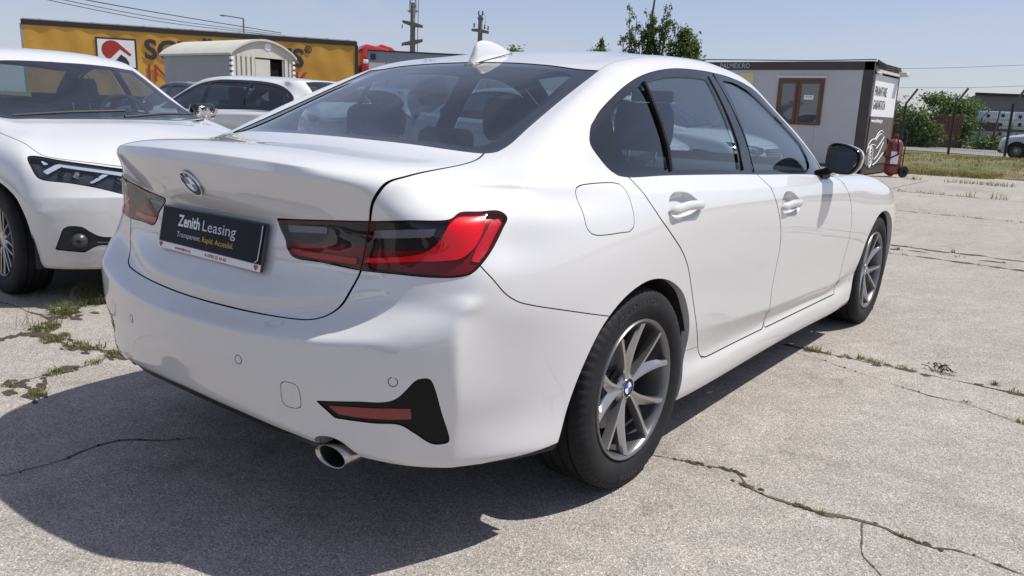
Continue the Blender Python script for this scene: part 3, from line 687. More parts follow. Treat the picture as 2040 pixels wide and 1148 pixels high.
I_IN = dg([(.3225,-.8853,.863),(.463,-.8684,.872),(.4646,-.87,.8555),(.3343,-.8874,.8453)])
R_OUT = dg([(0.8229,-0.6634,0.9060),(0.8278,-0.6229,0.9203),(0.8357,-0.6315,0.9003),(0.8396,-0.6807,0.8499),(0.8373,-0.7220,0.8162),(0.8250,-0.7334,0.8201),(0.8231,-0.7134,0.8514)])

def build_bmw():
    root = empty('parked_car', (0, 0, 0), 0, 'glossy white saloon in the foreground seen from its right rear corner', 'car')
    A = bmw_surface(4)
    gaps = []
    def cut(Mh, pr, poly, mask=None, g=.0018, ribbon=True):
        f = fld(Mh, pr, poly, mask)
        a = Mh.clip(f+g); b = Mh.clip(g-f)
        if ribbon:
            r = Mh.clip(np.abs(f)-g-.004)
            if len(r.t): gaps.append(r.off(-.009))
        return a, b
    both = lambda t: t+t.mirror()
    xs = lambda v: v[:, 0] > .5
    rearm = lambda v: (v[:, 1] < -.3)
    P = M['paint']
    # wheel arches
    lips = []
    for poly in (ARCH_R, ARCH_F):
        f = fld(A, 'side', poly, xs); A = A.clip(-f)
        def near(p, poly=poly):
            return (np.abs(sdist(p[:, [1, 2]], poly)) < .003) & (p[:, 2] > .19) & (p[:, 0] > .7)
        lips.append(A.flange(.028, near))
    for nm, side in (('wheel_arch_lip', 0), ('wheel_arch_lip', 1)):
        for L in lips: (L if side == 0 else L.mirror()).obj(nm, P, root)
    # exhaust notch in the lower bumper edge
    NOTCH = crv([(.500,.20),(.500,.335),(.512,.352),(.54,.361),(.575,.357),(.605,.338),(.632,.300),(.64,.20)], True, .006, corner=(0, 7))
    f = fld(A, 'rear', NOTCH, lambda v: v[:, 1] < -.7); A = A.clip(-f)
    nf = A.flange(.02, lambda p: (np.abs(sdist(p[:, [0, 2]], NOTCH)) < .003) & (p[:, 1] < -.7))
    # glass areas
    rw, A = cut(A, 'top', RWIN, lambda v: v[:, 2] > .9, .001, False)
    ws, A = cut(A, 'top', WSC, lambda v: v[:, 2] > .85, .001)
    dlo, A = cut(A, 'side', DLO, lambda v: v[:, 0] > .45, .0006, False)
    lining = A.clip(np.maximum(.42-A.v[:, 2], np.maximum(-.62-A.v[:, 1], A.v[:, 1]-2.42))).off(-.032)
    both(TM(lining.v, -lining.n, lining.t[:, [0, 2, 1]])).obj('cabin_lining', M['interior'], root)
    g_, fr = cut(rw, 'top', RGLS, None, 0, False)
    rwo = both(g_).off(-.002).obj('rear_window', M['glass_rear'], root)
    both(fr).off(-.002).obj('window_border', M['frit'], rwo)
    wso = both(ws).off(-.003).obj('windscreen', M['glass'], root)
    # side glass
    winglass = []
    rest = dlo
    for poly in (FGL, RGL, QGL):
        gl, rest = cut(rest, 'side', poly, None, 0, False); winglass.append(gl.off(-.0075))
    # lamps
    lamp, A = cut(A, 'diag', LIGHT, lambda v: (v[:, 1] < -.45), .0012)
    l_in, l_out = cut(lamp, 'lift', TRUNK, None, .0014)
    # boot lid
    lid, A = cut(A, 'lift', TRUNK, lambda v: v[:, 1] < -.25, .0029)
    # bumper
    seam = crv(SEAMP, step=.01)
    bp = np.concatenate([seam, [(.55,.1),(-.8,.1),(-.8,.60),(-.2,.83),(.06,.83)]])
    refl, A = cut(A, 'diag', REFL, lambda v: v[:, 1] < -.6, .0008)
    bumper, A = cut(A, 'diag', bp, lambda v: (v[:, 1] < -.14), .0015)
    bumper_l = bumper; tow, bumper = cut(bumper, 'rear', TOW, lambda v: v[:, 1] < -.9, .0009); tow_gap = gaps.pop()
    # doors, flap, skirt, wing, bonnet, roof
    fuel, A = cut(A, 'side', FUEL, lambda v: v[:, 0] > .7, .0013)
    rdoor, A = cut(A, 'side', RDOOR_P, lambda v: v[:, 0] > .7, .0023)
    fdoor, A = cut(A, 'side', FDOOR_P, lambda v: v[:, 0] > .7, .0023)
    cups = []
    for door, poly in ((0, [(.127,.90),(.15,.928),(.185,.942),(.228,.9445),(.275,.938),(.32,.920),(.355,.897),(.3605,.880),(.345,.868),(.30,.853),(.239,.847),(.185,.853),(.15,.866),(.13,.882)]),
                       (1, [(1.139,.845),(1.16,.872),(1.195,.886),(1.245,.888),(1.295,.878),(1.345,.856),(1.381,.828),(1.3875,.808),(1.365,.791),(1.32,.780),(1.25,.779),(1.195,.788),(1.16,.806),(1.14,.825)])):
        pp = crv(poly, True, .008); D = rdoor if door == 0 else fdoor
        f = fld(D, 'side', pp, None); cup = D.clip(f).refine(3); D = D.clip(-f)
        q = np.clip(-fld(cup, 'side', pp, None)/.020, 0, 1); q[np.isnan(q)] = 0
        cup = TM(cup.v-cup.n*(.026*(q*q*(3-2*q)))[:, None], cup.n, cup.t).renormal(); cups.append(cup)
        if door == 0: rdoor = D
        else: fdoor = D
    SK = np.array([(.30,.3705),(.39,.3665),(.47,.3585),(.53,.3525),(.53,.30),(2.2,.285),(2.21,.36),(2.6,.36),(2.6,.05),(.30,.05)])
    skirt, A = cut(A, 'side', SK, lambda v: v[:, 0] > .6, .0008)
    WING = np.array([(2.05,.93),(2.10,.868),(2.142,.835),(2.2077,.75),(2.246,.663),(2.246,.569),(2.216,.449),(2.195,.35),(2.195,.1),(3.3,.1),(3.3,.66),(3.25,.86),(2.9,.91),(2.3,.93)])
    bon, A = cut(A, 'top', BONNET, lambda v: v[:, 2] > .75, .002)
    wing, A = cut(A, 'side', WING, lambda v: v[:, 0] > .6, .0015)
    roof, A = cut(A, 'top', ROOFP, lambda v: v[:, 2] > 1.2, .0008)
    # ---- objects
    both(A).obj('body', P, root)
    # dark closing strip of the rear diffuser
    roof_o = both(roof).obj('roof', P, root)
    lid_o = both(lid).obj('boot_lid', P, root)
    zb = lambda v: np.interp(np.abs(v[:, 0]), [0, .25, .45, .52, .6], [.371, .358, .338, .325, .28])
    dif = bumper.clip(bumper.v[:, 2]-zb(bumper.v)); bum = bumper.clip(zb(bumper.v)-bumper.v[:, 2]); bum_l = bumper_l.clip(zb(bumper_l.v)-bumper_l.v[:, 2])
    bum_o = (bum+bum_l.mirror()).obj('rear_bumper', P, root); tow_gap.obj('cover_gap', M['gap'], bum_o)
    both(dif).obj('diffuser', M['satin_black'], bum_o)
    tow.obj('tow_eye_cover', P, bum_o)
    both(bon).obj('bonnet', P, root)
    for s in (0, 1):
        mir = (lambda t: t) if s == 0 else (lambda t: t.mirror())
        sg = 1 if s == 0 else -1
        mir(nf).obj('exhaust_notch', P, bum_o)
        rr = refl
        trim = rr.off(-.003)
        red, trim = cut(trim, 'diag', REDR, None, 0, False)
        t_o = mir(trim).obj('reflector_trim', M['satin_black'], bum_o)
        mir(red.off(.0015)).obj('reflector', M['refl_red'], root).name = 'rear_reflector'
        fo = mir(rdoor).obj('door', P, root)
        mir(winglass[1]).obj('window', M['glass'], fo)
        mir(winglass[2]).obj('quarter_window', M['glass'], fo)
        fd = mir(fdoor).obj('door', P, root)
        for dobj, cup, y0, z0, xo in ((fo, cups[0], .120, .886, .908), (fd, cups[1], 1.132, .824, .9075)):
            mir(cup).obj('handle_recess', P, dobj)
            hb = MB(); V = []; F = []; n = 14; ts = np.linspace(0, 1, 17)
            for t_ in ts:
                yy = y0+.243*t_; e = min(1, (t_*(1-t_)*9)**.42); lift = .013*min(1, (t_*(1-t_)*7.5)**.6)
                hz = .0150*e*(1-.15*t_)+.002; hx = .0085*e+.002
                for j in range(n):
                    a = 2*math.pi*j/n
                    V.append((sg*(xo-.006+lift+hx*math.cos(a)), yy, z0+.010*math.sin(math.pi*t_)+.004*t_+hz*math.sin(a)))
            for i in range(len(ts)-1):
                for j in range(n): F.append((i*n+j, i*n+(j+1) % n, (i+1)*n+(j+1) % n, (i+1)*n+j))
            F += [tuple(range(n)), tuple(range(len(V)-n, len(V)))]
            hb.add(V, F); hb.build('handle', P, dobj, smooth=True, sharp=70)
        mir(winglass[0]).obj('window', M['glass'], fd)
        mir(rest.off(-.001)).obj('window_trim', M['gloss_black'], root)
        mir(fuel).obj('fuel_flap' if s == 0 else 'quarter_panel', P, root)
        mir(skirt).obj('side_skirt', P, root)
        mir(wing).obj('front_wing', P, root)
        # ---- tail lamp: housing, light pieces, outer lens
        lens_o = l_out; lens_i = l_in
        for piece, tag_ in ((l_out, 'o'), (l_in, 'i')):
            base = piece.off(-.016)
            Dp, Ip, Lp = (D_OUT, I_OUT, L_OUT) if tag_ == 'o' else (D_IN, I_IN, L_IN)
            dk, redz = cut(base, 'diag', Dp, None, 0, False)
            ind, dk = cut(dk, 'diag', Ip, None, 0, False)
            gd, redz = cut(redz, 'diag', Lp, None, 0, False)
            lr = mir(redz).obj('tail_lamp', M['lamp_dark_red'], root)
            mir(gd.off(.008)).obj('light_guide', M['lamp_red' if tag_ == 'o' else 'lamp_red3'], lr)
            mir(dk).obj('lamp_housing', M['lamp_grey'], lr)
            mir(ind.off(.006)).obj('indicator', M['lamp_clear'], lr)
            if tag_ == 'o':
                ro, _ = cut(redz, 'diag', R_OUT, None, 0, False)
                mir(ro.off(.004)).obj('side_reflector', M['lamp_red2'], lr)
            lens = piece.off(.0025)
            ldk, lred = cut(lens, 'diag', Dp, None, 0, False)
            mir(lred).obj('red_lens', M['lamp_red_lens'], lr)
            mir(ldk).obj('smoked_lens', M['lamp_smoke_lens'], lr)
            mir(lens.flange(.02)).obj('lens_edge', M['lamp_dark_red'], lr)
    both_g = gaps[0]
    for g in gaps[1:]: both_g = both_g+g
    tag(both(both_g).obj('panel_gap', M['gap'], root), kind='stuff')
    # black lower lip of the diffuser, hung under the bumper edge
    V = []; F = []; xs_ = np.linspace(-.50, .50, 41)
    for x in xs_:
        yb = float(np.interp(abs(x), [0, .28, .5], [-1.008, -.988, -.945])); zb_ = float(np.interp(abs(x), [0, .28, .42, .5], [.372, .359, .343, .331])); k = 1-max(0, (abs(x)-.34)/.16)*.6
        V += [(x, yb+.012, zb_+.006), (x, yb+.016, zb_-.030*k), (x, yb+.10, zb_-.045*k), (x, yb+.22, zb_-.03)]
    for i in range(40):
        for j in range(3): F.append((i*4+j, i*4+j+1, (i+1)*4+j+1, (i+1)*4+j))
    mb_ = MB(); mb_.add(V, F); mb_.build('diffuser_lip', M['satin_black'], bum_o, smooth=True, sharp=50)
    # dark flutes in the trim: seams between the door frames and the guide bar of the quarter light
    t = MB()
    S_ = lambda y, z, dx=0: (float(np.interp(z, [.96, 1.0, 1.08, 1.165, 1.255, 1.35], [.838, .823, .797, .755, .700, .634]))+dx, y, z)
    for a, b, r in (((.975, .972), (.94, 1.352), .0022), ((.262, 1.002), (.30, 1.287), .009), ((.862, .983), (.872, 1.335), .006)):
        for sg in (1, -1):
            t = MB(); pth = [S_(a[0]+(b[0]-a[0])*q, a[1]+(b[1]-a[1])*q, .000) for q in np.linspace(0, 1, 12)]
            t.tube([(sg*p[0], p[1], p[2]) for p in pth], r, 6); t.build('window_seal', M['gap'], root, smooth=True)
    return root, lid_o, bum_o, roof_o
# ------------------------------------------------------------------ white saloon: wheels, trim, cabin, lettering
def lathe_arc(mb, prof, a0, a1, n, org):
    V = []; F = []; m = len(prof)
    for (x, r) in prof:
        for k in range(n+1):
            w = rad(a0+(a1-a0)*k/n); V.append((org[0]+x, org[1]+r*math.cos(w), org[2]+r*math.sin(w)))
    for i in range(m-1):
        for k in range(n): F.append((i*(n+1)+k, i*(n+1)+k+1, (i+1)*(n+1)+k+1, (i+1)*(n+1)+k))
    mb.add(V, F)
def make_wheel(root, x, y, z, side, rim_rot=29.0, tyre=(.3285, .225, .232), kind='v', text=True):
    w = empty('wheel', (x, y, z), 0, parent=root)
    V, F = tyre_mesh(*tyre)
    mb = MB(); mb.add(V, F); mb.build('tyre', M['rubber'], w, smooth=True, sharp=35)
    face = tyre[1]/2-.006
    if kind == 'v': v_spoke_rim(w, rim_rot, face, tyre[2]-.002)
    else: multi_spoke_rim(w, rim_rot, face, tyre[2]-.002)
    d = MB(); d.lathe([(face-.115, .15), (face-.093, .15), (face-.093, .06), (face-.08, .055), (face-.08, .0)], n=48)
    d.build('brake_disc', M['disc'], w, smooth=True)
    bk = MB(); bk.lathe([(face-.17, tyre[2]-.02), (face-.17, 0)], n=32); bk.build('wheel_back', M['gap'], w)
    if kind == 'v':
        cal = MB(); lathe_arc(cal, [(face-.125, .165), (face-.07, .165), (face-.07, .105)], 150, 205, 10, (0, 0, 0)); cal.build('brake_caliper', M['rim_dark'], w, smooth=True)
        roundel(w, frame_mtx((face-.0335, 0, 0), (0, 1, 0), (0, 0, 1)), .033, 'wheel_cap', letters=False, flat=True)
    if text:
        for a in (97, 277):
            m = Matrix.Translation((tyre[1]/2*1.006, 0, 0)) @ Matrix.Rotation(rad(90), 4, 'X').to_4x4()
            m = frame_mtx((tyre[1]/2*1.004, 0, 0), (0, 1, 0), (0, 0, 1)) @ Matrix.Rotation(rad(a-90), 4, 'Z')
            text_mesh('Continental', .034, M['tyre_text'], 'tyre_lettering', w, m, bold=.0006, extr=.0012, align='CENTER', bend=(tyre[0]+tyre[2])/2-.004, spacing=1.15, fit=.235)
    if side < 0: w.rotation_euler = (0, 0, math.pi)
    return w
def bmw_details(root, lid_o, bum_o, roof_o):
    P = M['paint']
    # wheels
    make_wheel(root, .7935, 0, .3235, 1, 29)
    make_wheel(root, .7845, 2.851, .3235, 1, 52)
    make_wheel(root, -.7935, 0, .3235, -1, 10)
    make_wheel(root, -.7845, 2.851, .3235, -1, 40)
    # wheel housings and floor
    for yy, R in ((0, .40), (2.851, .40)):
        for s in (1, -1):
            mb = MB(); lathe_arc(mb, [(.878*s, R), (.60*s, R), (.58*s, R-.04), (.56*s, 0)], -9, 185, 30, (0, yy-.01, .30))
            mb.build('wheel_housing', M['rough_black'], root, smooth=True)
    mb = MB(); mb.box((0, 1.28, .235), (1.60, 1.95, .05)); mb.box((0, -.58, .335), (1.25, .62, .05)); mb.box((0, 3.25, .25), (1.2, .4, .05)); mb.box((0, .0, .30), (1.05, .8, .04)); mb.box((0, 2.85, .27), (1.0, .9, .04))
    mb.build('underbody', M['rough_black'], root)
    mb = MB()
    mb.box((0, -.60, .62), (1.25, .03, .5)); mb.build('boot_bulkhead', M['interior'], root)
    # silencer
    mb = MB(); mb.box((0, -.72, .30), (1.0, .28, .14)); mb.build('silencer', M['rim_dark'], root, bevel=.05)
    # exhaust tips
    for s in (1, -1):
        rx, rz = .046, .034; V = []; F = []; n = 32
        prof = [(0.20, 1.0), (.02, 1.0), (.004, .995), (0, .97), (.002, .90), (.012, .87), (.16, .84)]
        for (dy, k) in prof:
            for j in range(n):
                a = 2*math.pi*j/n; ex = rx*k*math.cos(a); ez = rz*k*math.sin(a)
                sl = .22*ex*s-.25*ez
                V.append((s*.560+ex-.02*s*dy, -.950+(.05 if s < 0 else 0)+dy+(sl if dy < .05 else 0), .3115+ez))
        for i in range(len(prof)-1):
            for j in range(n): F.append((i*n+j, i*n+(j+1) % n, (i+1)*n+(j+1) % n, (i+1)*n+j))
        mb = MB(); mb.add(V[:6*n], [f for f in F if max(f) < 6*n]); t = mb.build('exhaust_tip', M['steel'], root, smooth=True, sharp=60)
        mi = MB(); mi.add(V[5*n:], [tuple(q-5*n for q in f) for f in F if min(f) >= 5*n]+[tuple(range(n, 2*n))]); mi.build('exhaust_inside', M['soot'], t, smooth=True, sharp=60)
        hb = MB(); lathe_arc(hb, [], 0, 0, 1, (0, 0, 0)) if False else None
        bk = MB(); bk.box((s*.57, -.84, .335), (.16, .02, .10)); bk.build('exhaust_dark_back', M['gap'], t)  # black plate added behind the notch, stands in for the shade there
    # surface lookups
    from mathutils.bvhtree import BVHTree
    Sf = bmw_surface(3); T = BVHTree.FromPolygons(Sf.v.tolist(), Sf.t.tolist())
    def rear_pt(x, z):
        h = T.ray_cast(Vector((abs(x), -3, z)), Vector((0, 1, 0))); p, nrm = h[0], h[1]
        if nrm.y > 0: nrm = -nrm
        return (Vector((p.x*(1 if x >= 0 else -1), p.y, p.z)), Vector((nrm.x*(1 if x >= 0 else -1), nrm.y, nrm.z)))
    # parking sensors
    for x, z in ((.2811, .520), (-.2811, .520), (.7257, .5372), (-.7257, .5372)):
        p, nr = rear_pt(x, z); xd = nr.cross(Vector((0, 0, 1))).normalized()*-1; m = frame_mtx(p+nr*.0006, -xd if False else xd, (0, 0, 1))
        mb = MB(); mb.lathe([(.0, .0), (.0, .0105)], n=20, axis='z'); mb.v = [tuple(m @ Vector(q)) for q in mb.v]; mb.build('parking_sensor', P, bum_o, smooth=True)
        mb = MB(); mb.lathe([(.0002, .0106), (.0002, .0124)], n=24, axis='z'); mb.v = [tuple(m @ Vector(q)) for q in mb.v]; mb.build('sensor_ring', M['gap'], bum_o)
    # emblem
    p, nr = rear_pt(0, .951); m = frame_mtx(p+nr*.003, (1, 0, 0), Vector((1, 0, 0)).cross(nr)*-1)
    roundel(root, m, .041)
    # number plate holder with film
    c = Vector((0, -.9135, .798)); up = Vector((0, .014/.066*1.0, 1)).normalized(); m = frame_mtx(c, (1, 0, 0), up)
    def pl(w, h, t, x=0, y=0, z=0, bev=.004):
        mb = MB(); mb.box((x, y, z), (w, h, t)); 
        mb.v = [tuple(m @ Vector(q)) for q in mb.v]; return mb
    po = pl(.530, .132, .007, z=.002).build('number_plate', M['gloss_black'], root, bevel=.004)
    pl(.512, .104, .002, 0, .0085, .0066).build('plate_film', M['plate_navy'], po)
    pl(.522, .0195, .003, 0, -.0552, .0064).build('plate_strip', M['plate_white'], po, bevel=.001)
    lit = lambda txt, x, y, capsz, mt, fit, bold=0.0, z=.0082: text_mesh(txt, capsz/.69, M[mt], 'plate_lettering', po, m @ Matrix.Translation((x, y, z)), bold=bold, fit=fit)
    lit('Zenith', -.163, .0105, .032, 'txt_white', .116, .0012)
    lit('Leasing', -.038, .0105, .030, 'txt_grey', .165)
    lit('Transparent.', -.163, -.0215, .0150, 'txt_grey', .128)
    lit('Rapid. Accesibil.', -.028, -.0215, .0150, 'txt_gold', .154)
    lit('www.fero.ro', -.163, -.0595, .0085, 'txt_red', .086, .0004, .0085)
    lit('0793 22 44 66', .012, -.0595, .0085, 'txt_red', .092, .0004, .0085)
    mb = MB(); mb.lathe([(.0085, .0), (.0085, .0042)], n=12, axis='z', org=(.001, -.0555, 0)); mb.v = [tuple(m @ Vector(q)) for q in mb.v]; mb.build('plate_mark', M['txt_red'], po)
    for sx in (-1, 1):
        hx = sx*.243; sh = [(-.010, .004), (-.006, .0075), (0, .0055), (.006, .0075), (.010, .004), (.006, -.003), (0, -.0085), (-.006, -.003)]
        mb = MB(); mb.add([m @ Vector((hx+a, -.0545+b, .0086)) for a, b in sh], [tuple(range(8))]); mb.build('plate_mark', M['txt_red'], po)
    mb = MB()
    mb.tube([m @ Vector(q) for q in ((.248, .058, .0085), (.250, .02, .0095), (.247, -.035, .009), (.235, -.042, .0085))], .0016, 6); mb.build('peeling_edge', M['txt_grey'], po, smooth=True)
    # shark fin aerial
    zr = lambda y: float(np.interp(y, [.15, .2, .25, .3, .35, .4, .45], [1.337, 1.349, 1.361, 1.373, 1.385, 1.395, 1.403]))
    prof = crv([(.180, .004, .018), (.192, .026, .021), (.203, .055, .0205), (.214, .079, .0195), (.228, .0885, .019), (.255, .0885, .0185), (.285, .080, .0185), (.315, .067, .0185), (.345, .051, .0175), (.375, .034, .0155), (.40, .018, .011), (.418, .003, .004)], step=.006)
    V = []; F = []; n = 29
    for (y, h, w) in prof:
        zb = zr(y)-.006
        for j in range(n):
            a = math.pi*j/(n-1); k = math.sin(a)**.75; foot = .012*max(0, 1-k*4)**2*min(1, h/.03)
            V.append((w*math.cos(a)*(1-.30*k)*1.05+math.copysign(foot, math.cos(a)), y, zb+(h*.80+.006)*k))
    for i in range(len(prof)-1):
        for j in range(n-1): F.append((i*n+j, i*n+j+1, (i+1)*n+j+1, (i+1)*n+j))
    F.append(tuple(range(n)))
    mb = MB(); mb.add(V, F); f = mb.build('roof_aerial', P, root, smooth=True, sharp=75)
    gs = MB(); gs.tube([(sx*(w+.0105), y, zr(y)+.0005) for sx in (1,) for y, h, w in prof[::3]], .0016, 5); gs.tube([(-(w+.0105), y, zr(y)+.0005) for y, h, w in prof[::3]], .0016, 5); gs.build('aerial_seal', M['gap'], f)
    # door mirrors
    ol = [(.853,.985),(.851,1.04),(.860,1.068),(.885,1.082),(.925,1.082),(.975,1.070),(1.012,1.052),(1.024,1.030),(1.021,.995),(1.005,.962),(.985,.945),(.95,.9395),(.90,.944),(.865,.957)]
    OL = crv(ol, True, .012); cx, cz = OL.mean(0)
    for s in (1, -1):
        def ring(y, k, kz=None, dx=0, dz=0):
            return [(s*(cx+dx+(a-cx)*k), y-.028*(a-cx)/.085, cz+dz+(b-cz)*(kz or k)) for a, b in OL]
        def loft(rs, cap):
            mb = MB(); n = len(OL); V = [p for r in rs for p in r]; F = []
            for i in range(len(rs)-1):
                for j in range(n): F.append((i*n+j, i*n+(j+1) % n, (i+1)*n+(j+1) % n, (i+1)*n+j))
            if cap: F.append(tuple(range((len(rs)-1)*n, len(rs)*n)))
            mb.add(V, F); return mb
        mo = loft([ring(1.824, 1.030), ring(1.845, 1.028), ring(1.872, .98), ring(1.900, .86), ring(1.918, .66), ring(1.928, .33)], True).build('door_mirror', P, root, smooth=True, sharp=60)
        loft([ring(1.803, .80), ring(1.795, .88), ring(1.793, .97), ring(1.798, 1.02), ring(1.810, 1.035), ring(1.826, 1.034)], False).build('mirror_frame', M['gloss_black'], mo, smooth=True, sharp=60)
        loft([ring(1.7995, .85)], True).build('mirror_glass', M['mirror'], mo)
        mb = MB(); mb.tube([(s*.815, 1.83, .925), (s*.845, 1.84, .940), (s*.885, 1.845, .962), (s*.93, 1.84, .972)], [.026, .02, .02, .02], 10); mb.box((s*.835, 1.84, .922), (.05, .12, .02))
        mb.build('mirror_arm', M['satin_black'], mo, smooth=True, sharp=50)
    # cabin
    for s in (1, -1):
        seat_parts(root, s*.37, 1.27, .28, .60, .50, hrz=1.13)
    b = MB(); b.prism([(.62, .34), (.62, .46), (.30, .50), (.22, .42), (.2, .34)], -.66, .66, 'x')
    rs = b.build('rear_bench', M['seat'], root, bevel=.03)
    b = MB(); b.prism([(.36, .45), (.13, .98), (.07, 1.015), (-.02, 1.0), (.2, .44)], -.64, .64, 'x'); b.build('bench_backrest', M['seat'], rs, bevel=.025)
    for x, w in ((-.38, .30), (.38, .30), (0, .24)):
        h = MB(); headrest(h, (x, .055, 1.118 if x else 1.06), w, .125 if x else .09, .10); h.build('headrest', M['seat'], rs, smooth=True, sharp=60)
        h = MB()
        for q in (-.06, .06): h.tube([(x+q, .055, 1.0), (x+q, .055, 1.07)], .006, 8)
        h.build('headrest_post', M['chrome'], rs, smooth=True)
    b = MB(); b.box((0, -.25, 1.02), (1.16, .52, .02)); b.build('parcel_shelf', M['interior'], root)
    b = MB(); b.box((0, -.44, 1.045), (.32, .05, .03)); b.build('brake_light_housing', M['interior'], root, bevel=.008)
    b = MB(); b.prism([(2.38, .90), (2.30, .93), (1.95, .93), (1.86, .86), (1.90, .55), (2.38, .5)], -.72, .72, 'x'); d = b.build('dashboard', M['interior'], root, bevel=.03)
    b = MB(); b.prism([(2.02, .93), (1.93, .985), (1.78, .955), (1.80, .92)], -.56, -.16, 'x'); b.build('instrument_cowl', M['interior'], d, bevel=.01)
    steering_wheel(root, (-.37, 1.70, .86), 22)
    b = MB(); b.box((0, 1.45, .44), (.24, 1.0, .26)); b.build('centre_console', M['interior'], root, bevel=.03)
    b = MB(); b.box((0, 1.18, .26), (1.56, 2.3, .03)); b.build('cabin_floor', M['interior'], root)
    b = MB(); b.box((0, 1.62, 1.275), (.24, .03, .06)); b.build('rear_view_mirror', M['interior'], root, bevel=.01)
    # mirror base on the door and washer-free rear glass: heating wires
    return
# ------------------------------------------------------------------ compact saloon parked nose-on at the left: surface cage
def warp_rows(ymap, zmap, xs):
    out = []
    for r in ROWS:
        out.append([(p[0]*xs, float(np.interp(p[1], *ymap)), float(np.interp(p[2], *zmap))) for p in r])
    return out
LROWS = warp_rows(([-1.05, 0, 2.0, 2.851, 3.71], [-.905, 0, 1.88, 2.649, 3.486]), ([0, .2, .6, .95, 1.435], [0, .22, .62, 1.01, 1.50]), 1.0)
_front = {  # columns 13..17
 0: [(.80,2.65,.20),(.79,2.93,.21),(.70,3.08,.20),(.44,3.26,.195),(0,3.32,.195)],
 1: [(.87,2.65,.20),(.868,2.99,.222),(.785,3.16,.215),(.48,3.355,.21),(0,3.42,.21)],
 2: [(.885,2.65,.23),(.882,3.00,.255),(.80,3.185,.25),(.49,3.385,.245),(0,3.455,.245)],
 3: [(.895,2.65,.30),(.886,3.01,.335),(.812,3.20,.33),(.5,3.40,.33),(0,3.475,.33)],
 4: [(.905,2.65,.40),(.891,3.02,.425),(.818,3.21,.42),(.5,3.40,.42),(0,3.485,.42)],
 5: [(.912,2.65,.50),(.896,3.02,.505),(.822,3.21,.50),(.5,3.40,.50),(0,3.485,.50)],
 6: [(.914,2.65,.59),(.897,3.02,.58),(.824,3.205,.57),(.5,3.395,.57),(0,3.48,.57)],
 7: [(.914,2.65,.66),(.896,3.01,.635),(.822,3.195,.62),(.5,3.39,.62),(0,3.475,.62)],
 8: [(.912,2.65,.72),(.892,3.0,.69),(.815,3.18,.668),(.49,3.37,.66),(0,3.46,.665)],
 9: [(.905,2.65,.775),(.884,2.99,.745),(.805,3.16,.722),(.48,3.35,.715),(0,3.44,.72)],
 10: [(.892,2.65,.825),(.868,2.975,.797),(.788,3.13,.772),(.47,3.32,.765),(0,3.41,.77)],
 11: [(.870,2.64,.868),(.842,2.95,.84),(.762,3.085,.815),(.455,3.27,.81),(0,3.36,.815)],
 12: [(.835,2.62,.905),(.797,2.90,.877),(.715,3.01,.857),(.43,3.17,.86),(0,3.24,.87)],
 13: [(.785,2.57,.937),(.73,2.80,.915),(.65,2.88,.902),(.39,3.0,.912),(0,3.05,.922)],
 14: [(.725,2.48,.965),(.65,2.64,.95),(.57,2.70,.945),(.35,2.78,.957),(0,2.82,.966)],
 15: [(.67,2.34,.998),(.56,2.44,.993),(.47,2.48,.993),(.3,2.52,1.0),(0,2.54,1.006)],
 16: [(.63,2.17,1.03),(.52,2.23,1.03),(.41,2.27,1.03),(.25,2.30,1.033),(0,2.31,1.035)],
}
for r, pts in _front.items():
    for k, p in enumerate(pts): LROWS[r][13+k] = p
LROWS[14][12] = (.795, 2.10, 1.005); LROWS[15][12] = (.755, 2.06, 1.03); LROWS[16][12] = (.72, 1.95, 1.075)
L_CREASES = [('r', 1, 0, 17, .6), ('r', 12, 8, 13, .3), ('c', 15, 1, 6, .25), ('r', 7, 14, 17, .5), ('r', 13, 0, 5, .5)]
def logan_surface(level=4):
    return grid_surface(LROWS, level, lambda y: float(np.interp(y, [.0, .2, .4, .6, .85, 1.05, 1.2, 1.3], [1.40, 1.425, 1.455, 1.48, 1.50, 1.497, 1.485, 1.47])), L_CREASES)
L_POS = (-5.771, .544); L_ROT = rad(268.9)
# ------------------------------------------------------------------ white compact saloon at the left, nose towards the foreground car
def multi_spoke_rim(parent, rot=0, face=.095, R=.215):
    mb = MB()
    mb.lathe([(face-.18, R-.004), (face-.16, R-.02), (face-.03, R-.016), (face-.004, R-.010), (face, R-.003), (face-.01, R+.001)], n=64)
    mb.build('rim', M['rim_dark'], parent, smooth=True, sharp=50)
    sp = MB()
    for k in range(9):
        for s in (-1, 1):
            a0 = rad(rot+40*k+s*3.5); a1 = rad(rot+40*k+s*13)
            path = [(face-.022+.012*t, (.045+(R-.06)*t)*math.cos(a0+(a1-a0)*t), (.045+(R-.06)*t)*math.sin(a0+(a1-a0)*t)) for t in np.linspace(0, 1, 5)]
            sp.tube(path, .0055, 6)
    sp.lathe([(face-.06, .065), (face-.026, .06), (face-.018, .04), (face-.016, 0)], n=32)
    sp.build('spoke_star', M['rim'], parent, smooth=True, sharp=50)
def wheel_template(kind):
    w = make_wheel(None, 0, 0, 0, 1, 8, (.325, .205, .218), kind, text=False)
    return w
def dgf(pts): return [((p[0]-p[1])*.70711, p[2]) for p in pts]
def fdg(Mh, poly, mask=None):
    Q = np.stack([(Mh.v[:, 0]-Mh.v[:, 1])*.70711, Mh.v[:, 2]], 1); f = sdist(Q, poly, True)
    return np.where(mask(Mh.v), f, 1.0) if mask is not None else f
